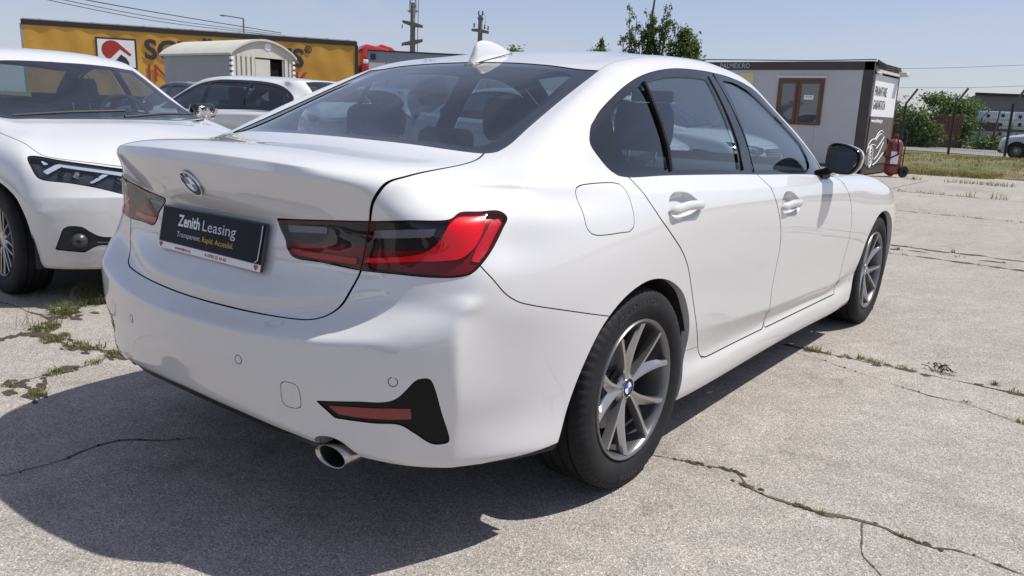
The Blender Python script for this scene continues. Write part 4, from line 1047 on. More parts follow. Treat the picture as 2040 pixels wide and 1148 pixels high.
def build_logan():
    root = empty('parked_car', (*L_POS, 0), L_ROT, 'white compact saloon with angular headlamp facing the foreground car, ribbon tied to its mirror', 'car', 'cars parked in the yard')
    A = logan_surface(4); P = M['paint2']; both = lambda t: t+t.mirror(); gaps = []
    fr = lambda v: v[:, 1] > 2.2
    def cutf(Mh, f, g=.0018, rib=True):
        a = Mh.clip(f+g); b = Mh.clip(g-f)
        if rib: gaps.append(Mh.clip(np.abs(f)-g-.004).off(-.006))
        return a, b
    archf = crv([(2.19,.1),(2.195,.25),(2.215,.40),(2.28,.55),(2.40,.655),(2.55,.70),(2.70,.70),(2.834,.675),(2.935,.645),(3.026,.600),(3.08,.53),(3.111,.424),(3.122,.314),(3.1265,.2),(3.127,.1)], True, .015, corner=(0, 14))
    archr = np.array([(.40*math.cos(a), .31+.40*math.sin(a)) for a in np.linspace(0, 2*math.pi, 60, endpoint=False)])
    lips = []
    for poly in (archf, archr):
        A = A.clip(-fld(A, 'side', poly, lambda v: v[:, 0] > .5))
        lips.append(A.flange(.03, lambda p, poly=poly: (np.abs(sdist(p[:, [1, 2]], poly)) < .004) & (p[:, 2] > .19) & (p[:, 0] > .6)))
    for L in lips:
        L.obj('wheel_arch_lip', P, root); L.mirror().obj('wheel_arch_lip', P, root)
    WSL = crv([(-.1,1.53),(0,1.53),(.3,1.505),(.46,1.475),(.545,1.44),(.60,1.62),(.65,1.85),(.70,2.08),(.712,2.17),(.68,2.237),(.5,2.32),(.32,2.371),(0,2.40),(-.1,2.40)], True, .015, corner=(0, 4, 8, 13))
    ws, A = cutf(A, fld(A, 'top', WSL, lambda v: v[:, 2] > .9), .001)
    wm = lambda P_: np.stack([np.interp(P_[:, 0], [-1.05, 0, 2.0, 2.851, 3.71], [-.905, 0, 1.88, 2.649, 3.486]), np.interp(P_[:, 1], [0, .2, .6, .95, 1.435], [0, .22, .62, 1.01, 1.50])], 1)
    dl, A = cutf(A, fld(A, 'side', wm(DLO), lambda v: v[:, 0] > .45), .0006, False)
    RWl = RWIN.copy(); RWl[:, 1] *= np.where(RWl[:, 1] < 0, .86, 1)
    rw, A = cutf(A, fld(A, 'top', RWl, lambda v: v[:, 2] > .9), .001, False)
    lining = A.clip(np.maximum(.5-A.v[:, 2], np.maximum(-.5-A.v[:, 1], A.v[:, 1]-2.3))).off(-.03)
    both(lining).obj('cabin_lining', M['interior'], root)
    both(ws).obj('windscreen', M['glass'], root); both(rw).off(-.002).obj('rear_window', M['glass'], root)
    rest = dl; gl = []
    for poly in (wm(FGL), wm(RGL), wm(QGL)):
        f = fld(rest, 'side', poly); gl.append(rest.clip(f).off(-.006)); rest = rest.clip(-f)
    # lamps and lower trim
    HEAD = crv(dgf([(.8188,3.02,.8279),(.797,3.0286,.8319),(.6884,3.143,.8103),(.5522,3.2574,.7876),(.4246,3.3342,.7682),(.30,3.385,.752),(.30,3.42,.700),(.4679,3.3942,.6316),(.5895,3.3224,.6705),(.7034,3.2477,.6963),(.8105,3.1608,.7128),(.8254,3.1382,.7267),(.8319,3.091,.7724)]), True, .006, corner=(4, 5, 6, 7))
    FOG = crv(dgf([(.797,3.2163,.3326),(.7769,3.2455,.4085),(.7639,3.2575,.4476),(.7463,3.2706,.4631),(.6831,3.3115,.4586),(.6548,3.3277,.4345),(.611,3.3513,.4058),(.529,3.3892,.3986),(.45,3.415,.398),(.45,3.415,.352),(.5511,3.3796,.3542),(.6231,3.344,.3547),(.6538,3.3246,.3356),(.6806,3.3048,.3161)]), True, .006, corner=(0, 8, 9, 13))
    head, A = cutf(A, fdg(A, HEAD, fr), .0015)
    fog, A = cutf(A, fdg(A, FOG, fr), .001)
    ym = lambda v: v[:, 1] > 3.2
    GR = crv([(-.1,.742),(0,.742),(.20,.738),(.285,.725),(.285,.665),(.24,.615),(0,.605),(-.1,.605)], True, .01, corner=(0, 3, 4, 7)); LG = crv([(-.1,.43),(0,.43),(.30,.425),(.40,.40),(.36,.315),(0,.30),(-.1,.30)], True, .01, corner=(0, 6))
    grille, A = cutf(A, fld(A, 'rear', GR, ym), .001, False); intake, A = cutf(A, fld(A, 'rear', LG, ym), .001, False)
    go = both(grille.off(-.012)).obj('grille', M['gloss_black'], root); both(intake.off(-.012)).obj('lower_intake', M['rough_black'], root)
    for k in range(3):
        sb = MB(); z0_ = .635+.038*k; sb.tube([(x, 3.462-.30*x*x, z0_) for x in np.linspace(-.23, .23, 13)], .006, 6); sb.build('grille_bar', M['chrome'], go, smooth=True)
    HOOD = crv([(-.1,2.43),(0,2.43),(.3,2.405),(.5,2.345),(.70,2.26),(.765,2.35),(.79,2.552),(.7866,2.75),(.774,2.90),(.768,2.98),(.752,3.05),(.69,3.125),(.5522,3.24),(.42,3.32),(0,3.395),(-.1,3.395)], True, .012, corner=(0, 4, 15))
    hood, A = cutf(A, fld(A, 'top', HOOD, lambda v: v[:, 2] > .76), .002)
    body = both(A).obj('body', P, root); hood_o = both(hood).obj('bonnet', P, root)
    g = gaps[0]
    for q in gaps[1:]: g = g+q
    tag(both(g).obj('panel_gap', M['gap'], root), kind='stuff')
    D1 = dgf([(.8083,3.1428,.7415),(.7429,3.156,.7783),(.7289,3.1812,.7645),(.7979,3.1636,.7254)])
    D2 = dgf([(.7442,3.1507,.7817),(.5651,3.2821,.7589),(.433,3.3596,.7289),(.4371,3.366,.7139),(.5727,3.2957,.737),(.7303,3.184,.7609)])
    D3 = dgf([(.641,3.2891,.6855),(.5614,3.3037,.7334),(.5412,3.3168,.7274),(.6168,3.3019,.6855)])
    D4 = dgf([(.4997,3.3603,.6732),(.438,3.3674,.7101),(.4294,3.3732,.7039),(.4875,3.3668,.6693)])
    D0 = dgf([(.8114,3.0791,.7975),(.7891,3.1192,.7808),(.7809,3.1335,.774),(.7988,3.124,.7701)])
    for s in (0, 1):
        mir = (lambda t: t) if s == 0 else (lambda t: t.mirror())
        base = head.off(-.035)
        hl = mir(base).obj('headlamp', M['lamp_black'], root)
        for D in (D0, D1, D2, D3, D4):
            f = fdg(base, D); pc = base.clip(f)
            if len(pc.t): mir(pc.off(.020)).obj('daytime_light', M['lamp_strip'], hl); mir(pc.off(.020).flange(.018)).obj('light_edge', M['lamp_grey'], hl)
        mir(head.flange(.035)).obj('lamp_rim', M['lamp_black'], hl)
        for (cx, cy, cz, r) in ((.715, 3.172, .728, .024), (.655, 3.215, .722, .034), (.565, 3.268, .712, .030), (.475, 3.335, .70, .030)):
            mb = MB(); n = Vector((.55, .83, .0)).normalized(); m = frame_mtx((cx, cy, cz), n.cross(Vector((0, 0, 1))), (0, 0, 1))
            mb.lathe([(-.02, r*.5), (0, r*.8), (.012, r), (.012, r*.92), (-.012, 0)], n=24, axis='z'); mb.v = [tuple(m @ Vector(q)) for q in mb.v]
            if s: mb.v = [(-a, b, c) for a, b, c in mb.v]
            mb.build('reflector_bowl', M['chrome'], hl, smooth=True)
        mir(head.off(.001)).obj('lamp_glass', M['glass_clear'], hl)
        ft = mir(fog.off(-.006)).obj('fog_lamp_trim', M['rough_black'], root)
        mb = MB(); n = Vector((.5, .866, 0)).normalized(); m = frame_mtx((.7035, 3.308, .384), n.cross(Vector((0, 0, 1))), (0, 0, 1))
        mb.lathe([(.003, .047), (.006, .044), (.004, .040), (-.010, .034), (-.022, .020), (-.024, .010), (-.012, .008), (-.011, 0)], n=28, axis='z'); mb.v = [tuple(m @ Vector(q)) for q in mb.v]
        if s: mb.v = [(-a, b, c) for a, b, c in mb.v]
        mb.build('fog_lamp', M['lamp_grey'], ft, smooth=True)
        mb = MB(); mb.lathe([(.0035, .041), (.010, .028), (.013, .012), (.0135, 0)], n=28, axis='z'); mb.v = [tuple(m @ Vector(q)) for q in mb.v]
        if s: mb.v = [(-a, b, c) for a, b, c in mb.v]
        mb.build('fog_lens', M['glass_clear'], ft, smooth=True)
        mb = MB(); mb.add([(.6249*(1-2*s), 3.348, .3786), (.5563*(1-2*s), 3.382, .376), (.56*(1-2*s), 3.380, .3666), (.6254*(1-2*s), 3.3475, .3691)], [(0, 1, 2, 3)]); mb.build('trim_strip', M['chrome'], ft)
        mir(rest).obj('window_trim', M['gloss_black'], root)
        for q in gl: mir(q).obj('side_window', M['glass'], root)
        # mirror
        sg = 1-2*s; mb = MB(); headrest(mb, (sg*.95, 1.74, 1.07), .20, .13, .13); mb.build('door_mirror', M['gloss_black'], root, smooth=True, sharp=60)
        mb = MB(); mb.tube([(sg*.80, 1.75, 1.0), (sg*.90, 1.745, 1.03)], .022, 8); mb.build('mirror_arm', M['satin_black'], root, smooth=True)
    # wheels: one built, the others copied
    w0 = make_wheel(root, .80, 2.67, .325, 1, 8, (.325, .205, .218), 'm', text=False)
    for (x, y, rz) in ((-.80, 2.67, math.pi), (.80, 0, 0), (-.80, 0, math.pi)):
        w = copy_tree(w0, root); w.location = (x, y, .325); w.rotation_euler = (rad(25), 0, rz) if False else (0, 0, rz)
    for yy in (0, 2.66):
        for s in (1, -1):
            mb = MB(); lathe_arc(mb, [(.872*s, .475 if yy else .41), (.56*s, .46 if yy else .41), (.54*s, 0)], -10, 190, 24, (0, yy, .30)); mb.build('wheel_housing', M['rough_black'], root, smooth=True)
    mb = MB(); mb.box((0, 1.15, .26), (1.3, 3.6, .05)); mb.build('underbody', M['rough_black'], root)
    mb = MB(); mb.box((0, 2.45, .6), (1.35, 1.2, .5)); mb.build('engine_bay', M['gap'], root)
    # wipers and cowl
    mb = MB()
    mb.tube([(.62, 2.27, 1.030), (.3, 2.33, 1.058), (-.05, 2.33, 1.075)], .010, 6); mb.tube([(-.02, 2.385, 1.035), (-.3, 2.335, 1.058), (-.6, 2.245, 1.062)], .010, 6)
    mb.build('wiper', M['rough_black'], root, smooth=True)
    # cabin
    for s in (1, -1): seat_parts(root, s*.37, 1.28, .34, .60, .50, hrz=1.20)
    b = MB(); b.prism([(.30, .5), (.10, 1.0), (.0, 1.0), (.15, .45)], -.62, .62, 'x'); b.build('rear_bench', M['seat'], root, bevel=.03)
    b = MB(); b.prism([(2.33, .95), (2.25, .995), (1.86, .99), (1.76, .90), (1.80, .6), (2.33, .5)], -.68, .68, 'x'); d = b.build('dashboard', M['interior'], root, bevel=.03)
    steering_wheel(root, (-.37, 1.66, 1.00), 22)
    b = MB(); b.box((0, 1.2, .30), (1.5, 2.3, .03)); b.build('cabin_floor', M['interior'], root)
    # sheets of paper on the dashboard
    V = []; F = []
    for (cx, cy, a, sx, sy) in ((-.34, 2.14, .2, .19, .12), (-.5, 2.16, -.15, .16, .11)):
        k = len(V)
        for j in range(3):
            for i in range(4):
                u, v = (i/3-.5)*2*sx, (j/2-.5)*2*sy
                V.append((cx+u*math.cos(a)-v*math.sin(a), cy+u*math.sin(a)+v*math.cos(a), 1.006+.012*math.sin(i*2.1+j)+.006*j))
        for j in range(2):
            for i in range(3): F.append((k+j*4+i, k+j*4+i+1, k+j*4+i+5, k+j*4+i+4))
    pp = mesh_obj('paper_sheets', V, F, M['paper'], None); pp.location = root.location; pp.rotation_euler = root.rotation_euler
    tag(pp, 'white paper sheets lying on the dashboard of the compact saloon', 'papers')
    # crumpled silvery ribbon on the far mirror
    V = []; F = []; r = random.Random(3)
    for k in range(46):
        c = Vector((-.92+r.uniform(-.08, .07), 1.83+r.uniform(-.04, .04), 1.035+r.uniform(-.05, .055))); a = r.uniform(0, 6.3); L = r.uniform(.025, .065); w = r.uniform(.012, .026)
        d = Vector((math.cos(a), .3*math.sin(a*2), math.sin(a))); e = d.cross(Vector((r.uniform(-1, 1), 1, r.uniform(-1, 1)))).normalized()
        b0 = len(V)
        for i in range(4):
            t = i/3; p = c+d*L*(t-.5)+Vector((0, .02*math.sin(t*5+k), .012*math.sin(t*7+k)))
            V += [p-e*w/2, p+e*w/2+Vector((0, 0, .006*math.sin(k+i*2)))]
        for i in range(3): F.append((b0+2*i, b0+2*i+1, b0+2*i+3, b0+2*i+2))
    rb = mesh_obj('ribbon_bow', V, F, M['ribbon'], None, smooth=False); rb.location = root.location; rb.rotation_euler = root.rotation_euler
    tag(rb, 'crumpled pale silvery ribbon bow tied round the far door mirror of the compact saloon', 'ribbon')
    mb = MB(); mb.tube([(.18, -.2, 1.44), (.18, -.42, 1.60)], .004, 6); mb.build('roof_aerial', M['satin_black'], root)
    return root, w0
M['lamp_black'] = mat('lamp black housing', (.022, .024, .028), .3, coat=.3)
M['lamp_strip'] = mat('daytime strip', (.50, .56, .64), .25, metal=.35)
M['paper'] = mat('white paper', (.72, .76, .74), .8)
M['ribbon'] = mat('silvery ribbon', (.62, .58, .58), .45)

# ------------------------------------------------------------------ background cars
WROWS = [[tuple(p) for p in r] for r in LROWS]
_wy = {13: (-.90, .96), 14: (-.90, 1.03), 15: (-.87, 1.09), 16: (-.82, 1.16), 17: (-.72, 1.26), 18: (-.62, 1.35), 19: (-.52, 1.42), 20: (-.44, 1.455)}
for r, (yc, zc) in _wy.items():
    k = (r-13)/7.0
    for c in range(6):
        x0 = [0, .2, .38, .52, .62, .70][c]*(1-.16*k); crown = .10*(x0/.7)**2.5
        WROWS[r][c] = (x0, yc+crown+(.08 if c == 5 else 0), zc-.02*(x0/.7)**2-(.012 if c == 5 else 0))
    for c, (dy, dx) in ((6, (.20, .02)), (7, (.42, .012)), (8, (.72, .005))):
        p = WROWS[r][c]; q = WROWS[r][9]
        WROWS[r][c] = (min(q[0]-.012*(9-c)*.8, .835), yc+dy+.06, max(p[2], q[2]-.012*(9-c)) if r > 14 else p[2])
def wagon_surface(level=3): return grid_surface(WROWS, level, lambda y: float(np.interp(y, [-.44, -.2, .2, .6, .85, 1.05, 1.2, 1.3], [1.455, 1.475, 1.495, 1.505, 1.505, 1.498, 1.485, 1.47])), L_CREASES)
def simple_car(surface, pos, rot, paint, label, group, wheel, glass_dark=True, rear_dlo=False, scale=1.0):
    root = empty('parked_car', (*pos, 0), rot, label, 'car', group); root.scale = (scale,)*3
    A = surface(3); both = lambda t: t+t.mirror()
    archs = [np.array([(c+.385*math.cos(a), .31+.385*math.sin(a)) for a in np.linspace(0, 2*math.pi, 48, endpoint=False)]) for c in (0, 2.66)]
    for poly in archs: A = A.clip(-fld(A, 'side', poly, lambda v: v[:, 0] > .5))
    WSL = np.array([(-.1,1.53),(0,1.53),(.3,1.505),(.46,1.475),(.545,1.44),(.60,1.62),(.65,1.85),(.70,2.08),(.712,2.17),(.68,2.237),(.5,2.32),(.32,2.371),(0,2.40),(-.1,2.40)])
    f = fld(A, 'top', WSL, lambda v: v[:, 2] > .9); ws = A.clip(f); A = A.clip(-f)
    if rear_dlo: D = crv([(-.42,1.06),(-.50,1.12),(-.50,1.20),(-.40,1.29),(-.20,1.37),(.1,1.415),(.6,1.43),(.9,1.425),(1.2,1.38),(1.5,1.27),(1.75,1.13),(1.93,1.02),(1.5,1.025),(.5,1.045),(0,1.055)], True, .02, corner=(11,))
    else:
        D = np.stack([np.interp(DLO[:, 0], [-1.05, 0, 2.0, 2.851, 3.71], [-.905, 0, 1.88, 2.649, 3.486]), np.interp(DLO[:, 1], [0, .2, .6, .95, 1.435], [0, .22, .62, 1.01, 1.50])], 1)
    f = fld(A, 'side', D, lambda v: v[:, 0] > .45); dl = A.clip(f); A = A.clip(-f)
    if rear_dlo: RW = np.array([(-.1,-.79),(0,-.79),(.3,-.78),(.50,-.74),(.53,-.70),(.47,-.47),(.3,-.475),(0,-.48),(-.1,-.48)])
    else: RW = RWIN*np.where(RWIN[:, 1:2] < 0, [[1, .86]], [[1, 1]])
    f = fld(A, 'top', RW, lambda v: v[:, 2] > 1.04); rw = A.clip(f); A = A.clip(-f)
    both(A).obj('body', paint, root)
    both(A.clip(.5-A.v[:, 2])).off(-.03).obj('cabin_lining', M['interior'], root)
    both(ws).obj('windscreen', M['glass'], root); both(rw).obj('rear_window', M['glass'], root)
    rest = dl; pans = []
    cuts = [(-.42, .27), (.33, 1.0), (1.07, 1.80)] if rear_dlo else [(-.05, .25), (.30, .84), (.97, 1.75)]
    inner = sdist(side2(rest), D, True, .3)
    for a, b in cuts:
        f = np.maximum(inner+.035, np.maximum(a-rest.v[:, 1], rest.v[:, 1]-b)); pans.append(rest.clip(f).off(-.006))
    keep = rest
    for a, b in cuts:
        inner = sdist(side2(keep), D, True, .3); f = np.maximum(inner+.035, np.maximum(a-keep.v[:, 1], keep.v[:, 1]-b)); keep = keep.clip(-f)
    for s in (0, 1):
        mir = (lambda t: t) if s == 0 else (lambda t: t.mirror())
        mir(keep).obj('window_trim', M['gloss_black'], root)
        for q in pans: mir(q).obj('side_window', M['glass_dark'] if glass_dark else M['glass'], root)
        mb = MB(); headrest(mb, ((1-2*s)*.98, 1.95, 1.05), .20, .14, .13); mb.build('door_mirror', paint if not glass_dark else M['gloss_black'], root, smooth=True, sharp=60)
    for x, y, rz in ((.80, 2.66, 0), (-.80, 2.66, math.pi), (.80, 0, 0), (-.80, 0, math.pi)):
        w = copy_tree(wheel, root); w.location = (x, y, .325); w.rotation_euler = (0, 0, rz)
    mb = MB(); mb.box((0, 1.3, .30), (1.55, 4.1, .1)); mb.build('underbody', M['rough_black'], root)
    for s in (1, -1):
        b = MB(); b.box((s*.37, .93, .85), (.48, .14, .62), Matrix.Rotation(rad(12), 3, 'X')); headrest(b, (s*.37, .86, 1.24), .26, .2, .1); b.build('seat', M['seat'], root, smooth=True, sharp=40)
    b = MB(); b.box((0, .05, .8), (1.25, .16, .5), Matrix.Rotation(rad(14), 3, 'X')); b.build('rear_bench', M['seat'], root)
    b = MB(); b.box((0, 2.05, .85), (1.3, .45, .25)); b.build('dashboard', M['interior'], root)
    return root
M['glass_dark'] = glass_mat('dark tinted window glass', (.30, .35, .38), 1.8)
# ------------------------------------------------------------------ ground and yard
def ground_mats():
    m, nt, b = new_mat('exposed aggregate concrete'); tc = N(nt, 'ShaderNodeTexCoord')
    def noise(scale, detail=4, rough=.6):
        n = N(nt, 'ShaderNodeTexNoise', Scale=scale, Detail=float(detail), Roughness=rough); nt.links.new(tc.outputs['Object'], n.inputs['Vector']); return n
    def ramp(src, stops):
        r = N(nt, 'ShaderNodeValToRGB'); cr = r.color_ramp
        while len(cr.elements) < len(stops): cr.elements.new(.5)
        for e, (p, c) in zip(cr.elements, stops): e.position = p; e.color = (*c, 1)
        nt.links.new(src, r.inputs[0]); return r
    big = noise(.55, 7, .62); mid = noise(9, 5); fine = noise(210, 3, .7)
    vo = N(nt, 'ShaderNodeTexVoronoi', Scale=240.0); nt.links.new(tc.outputs['Object'], vo.inputs['Vector'])
    sp = N(nt, 'ShaderNodeSeparateColor'); nt.links.new(vo.outputs['Color'], sp.inputs[0])
    peb = ramp(sp.outputs[0], [(0, (.15, .138, .128)), (.15, (.235, .217, .197)), (.5, (.30, .277, .252)), (.85, (.365, .338, .31)), (1, (.52, .49, .45))])
    gr = ramp(big.outputs[0], [(.22, (.80, .79, .775)), (.45, (1.06, 1.06, 1.05)), (.55, (1.10, 1.10, 1.09)), (.78, (1.24, 1.235, 1.22))])
    st = noise(2.3, 9, .7); stn = ramp(st.outputs[0], [(.30, (.62, .60, .58)), (.40, (.95, .95, .94)), (.55, (1, 1, 1)), (.72, (1.03, 1.03, 1.02))])
    md = ramp(mid.outputs[0], [(.3, (.88, .88, .88)), (.7, (1.08, 1.07, 1.06))])
    fi = ramp(fine.outputs[0], [(.3, (.86, .86, .86)), (.7, (1.12, 1.11, 1.10))])
    last = peb.outputs[0]
    for q in (gr, md, fi, stn):
        x = N(nt, 'ShaderNodeMix'); x.data_type = 'RGBA'; x.blend_type = 'MULTIPLY'; x.inputs[0].default_value = 1.0
        nt.links.new(last, x.inputs[6]); nt.links.new(q.outputs[0], x.inputs[7]); last = x.outputs[2]
    nt.links.new(last, b.inputs['Base Color']); b.inputs['Roughness'].default_value = .88; b.inputs['Specular IOR Level'].default_value = .25
    ad = N(nt, 'ShaderNodeMath', operation='ADD'); nt.links.new(vo.outputs['Distance'], ad.inputs[0]); nt.links.new(fine.outputs[0], ad.inputs[1])
    bp = N(nt, 'ShaderNodeBump', Strength=.55, Distance=.004); nt.links.new(ad.outputs[0], bp.inputs['Height']); nt.links.new(bp.outputs[0], b.inputs['Normal'])
    M['concrete'] = m
    m, nt, b = new_mat('dry field soil and grass'); tc = N(nt, 'ShaderNodeTexCoord')
    n1 = noise_on(nt, tc, .35, 8); n2 = noise_on(nt, tc, 14, 6)
    mx = N(nt, 'ShaderNodeMix'); mx.data_type = 'RGBA'; mx.inputs[6].default_value = (.095, .105, .036, 1); mx.inputs[7].default_value = (.20, .145, .085, 1)
    mp = N(nt, 'ShaderNodeMapRange'); mp.inputs[1].default_value = .42; mp.inputs[2].default_value = .6; nt.links.new(n1.outputs[0], mp.inputs[0]); nt.links.new(mp.outputs[0], mx.inputs[0])
    hs = N(nt, 'ShaderNodeHueSaturation'); nt.links.new(mx.outputs[2], hs.inputs['Color']); mv = N(nt, 'ShaderNodeMapRange'); mv.inputs[3].default_value = .5; mv.inputs[4].default_value = 1.5; nt.links.new(n2.outputs[0], mv.inputs[0]); nt.links.new(mv.outputs[0], hs.inputs['Value'])
    nt.links.new(hs.outputs[0], b.inputs['Base Color']); b.inputs['Roughness'].default_value = .95
    bp = N(nt, 'ShaderNodeBump', Strength=.8, Distance=.05); nt.links.new(n2.outputs[0], bp.inputs['Height']); nt.links.new(bp.outputs[0], b.inputs['Normal'])
    M['field'] = m
    M['soil'] = mat('dark joint soil', (.060, .045, .028), .95, var=.5, scale=40, bump=.8, bscale=200)
    M['crack'] = mat('brown crack dirt', (.095, .077, .054), .95, var=.4, scale=60)  # brown dirt colour of the narrow cracks
    M['asphalt_far'] = mat('pale road surface', (.21, .205, .195), .9, var=.12, scale=2)
    for nm, c in (('grass_a', (.125, .155, .040)), ('grass_b', (.27, .215, .10)), ('leaf_a', (.10, .145, .042)), ('leaf_b', (.15, .20, .06)), ('leaf_c', (.065, .10, .034))):
        mm = mat(nm, c, .55, var=.35, scale=3, spec=.3); bb = mm.node_tree.nodes['Principled BSDF']; nt = mm.node_tree
        tl = N(nt, 'ShaderNodeBsdfTranslucent'); tl.inputs[0].default_value = (c[0]*1.1, c[1]*1.25, c[2]*.7, 1)
        ms = N(nt, 'ShaderNodeMixShader'); ms.inputs[0].default_value = .38; nt.links.new(bb.outputs[0], ms.inputs[1]); nt.links.new(tl.outputs[0], ms.inputs[2])
        nt.links.new(ms.outputs[0], nt.nodes['Material Output'].inputs[0]); M[nm] = mm
    M['bark'] = mat('grey bark', (.10, .085, .07), .9, var=.3, scale=10)
def noise_on(nt, tc, scale, detail):
    n = N(nt, 'ShaderNodeTexNoise', Scale=scale, Detail=float(detail), Roughness=.65); nt.links.new(tc.outputs['Object'], n.inputs['Vector']); return n
ground_mats()

def slab(name, poly, parent, zt=0.0, thick=.05, jag=.006, seed=0):
    """concrete slab with slightly broken edges"""
    r = np.random.default_rng(seed); pts = []
    n = len(poly)
    for i in range(n):
        a = np.array(poly[i], float); b = np.array(poly[(i+1) % n], float); L = np.linalg.norm(b-a); k = int(min(400, max(1, L/.05)))
        t = (b-a)/L; nn = np.array([-t[1], t[0]]); ph = r.uniform(0, 6, 4)
        for j in range(k):
            s = j/k*L; o = 0 if j == 0 else jag*(.5*math.sin(s*3.1+ph[0])+.4*math.sin(s*11+ph[1])+.5*math.sin(s*37+ph[2])+r.normal()*.35)
            pts.append(a+t*s+nn*o)
    V = [(p[0], p[1], zt) for p in pts]; c = np.mean(pts, 0); m = len(V)
    V += [(p[0]+(c[0]-p[0])*.0006, p[1]+(c[1]-p[1])*.0006, zt) for p in pts]
    low = [(p[0], p[1], zt-thick) for p in pts]
    bm = bmesh.new(); top = [bm.verts.new(q) for q in V[:m]]; f = bm.faces.new(top)
    if f.normal.z < 0 or True:
        f.normal_update()
        if f.normal.z < 0: f.normal_flip()
    lo = [bm.verts.new(q) for q in low]
    for i in range(m): bm.faces.new((top[i], lo[i], lo[(i+1) % m], top[(i+1) % m]))
    bmesh.ops.triangulate(bm, faces=[f]); bmesh.ops.recalc_face_normals(bm, faces=bm.faces)
    me = bpy.data.meshes.new(name); bm.to_mesh(me); bm.free()
    if sum(p.normal.z for p in me.polygons if abs(p.normal.z) > .9) < 0: me.flip_normals()
    me.materials.append(M['concrete']); o = bpy.data.objects.new(name, me)
    return link(o, parent)
def build_ground():
    g = mesh_obj('ground', [(-1500, -1500, -.045), (1500, -1500, -.045), (1500, 1500, -.045), (-1500, 1500, -.045)], [(0, 1, 2, 3)], M['field']); tag(g, kind='structure')
    base = mesh_obj('yard_base', [(-60, -40, -.022), (60, -40, -.022), (60, 17.9, -.022), (-60, 17.9, -.022)], [(0, 1, 2, 3)], M['soil']); tag(base, kind='structure')
    yard = empty('concrete_yard'); tag(yard, kind='structure')
    ys = [-40, 2.0, 5.80, 6.35, 9.92, 13.5, 17.3]
    gap = .008
    for i in range(len(ys)-1):
        a, b = ys[i]+gap, ys[i+1]-gap
        slab('concrete_slab', [(-1.50+gap, a), (14, a), (14, b), (-1.50+gap, b)] if i else [(-1.47, -9), (14, -9), (14, b), (-1.62, b), (-1.60, -.33), (-1.535, -.50), (-1.47, -.67), (-1.46, -.9)], yard, seed=i)
        slab('concrete_slab', [(14+gap*2, a), (60, a), (60, b), (14+gap*2, b)], yard, seed=i+30)
        slab('concrete_slab', [(-16, a), (-1.52-gap, a), (-1.52-gap, b), (-16, b)] if i else [(-16, -9), (-1.485, -9), (-1.475, -.9), (-1.49, -.67), (-1.56, -.50), (-1.63, -.33), (-1.65, b), (-16, b)], yard, seed=i+60)
        slab('concrete_slab', [(-60, a), (-16-gap*2, a), (-16-gap*2, b), (-60, b)], yard, seed=i+90)
    # broken strip beyond the last joint
    slab('concrete_slab', [(-16, 17.32), (-1.1, 17.32), (.5, 17.1+.22), (14, 17.32), (14, 19.6), (.4, 19.8), (-1.3, 20.2), (-2.0, 19.4), (-16, 19.2)], yard, zt=-.004, seed=120)
    slab('concrete_slab', [(-40, -40), (50, -40), (50, -9.02), (-40, -9.02)], yard, seed=121)
    # cracks
    CR = {
     'a': ([(0.803,0.213),(0.863,0.249),(0.959,0.283),(1.029,0.295),(1.096,0.327),(1.133,0.326),(1.170,0.293),(1.212,0.246),(1.235,0.235),(1.296,0.230),(1.374,0.229),(1.422,0.229),(1.464,0.225),(1.510,0.248),(1.563,0.266),(1.613,0.268),(1.665,0.255),(1.721,0.248),(1.756,0.248),(1.797,0.276),(1.852,0.280),(1.908,0.270),(1.976,0.266),(2.4,.30),(3.2,.2),(4.2,.35)], .0048),
     'c': ([(0.60,1.93),(0.922,1.871),(1.046,1.820),(1.184,1.770),(1.345,1.711),(1.491,1.673),(1.614,1.678),(1.739,1.621),(1.846,1.574),(2.2,1.5)], .0028),
     'd': ([(1.557,0.257),(1.57,.2),(1.589,0.130),(1.614,0.059),(1.650,0.019),(1.675,-0.012),(1.72,-.1)], .0014),
     'k': ([(-2.6,-.9),(-2.155,-0.765),(-2.160,-0.702),(-2.165,-0.637),(-2.107,-0.595),(-2.038,-0.577),(-1.932,-0.589),(-1.828,-0.581),(-1.750,-0.551),(-1.684,-0.517),(-1.57,-0.49)], .014),
     'l': ([(-2.107,-0.595),(-2.230,-0.520),(-2.348,-0.445),(-2.399,-0.374),(-2.484,-0.288),(-2.551,-0.198),(-2.527,-0.099),(-2.4,.2)], .022),
     'm': ([(-3.3,-.52),(-2.920,-0.495),(-2.787,-0.472),(-2.611,-0.467),(-2.472,-0.451),(-2.348,-0.445)], .006),
     'n': ([(-1.451,-0.843),(-1.359,-0.874),(-1.311,-0.920),(-1.261,-0.960),(-1.165,-0.995)], .012),
     'o': ([(-1.44,-1.5),(-.9,-1.42),(-0.606,-1.310),(-0.588,-1.230),(-0.583,-1.126),(-0.607,-1.002),(-0.586,-0.925),(-0.487,-0.832),(-0.398,-0.713)], .0035),
     'p': ([(-.3,9.0),(.15,8.75),(.75,9.1),(1.4,8.9)], .003)}
    r = np.random.default_rng(5); DIRT = []
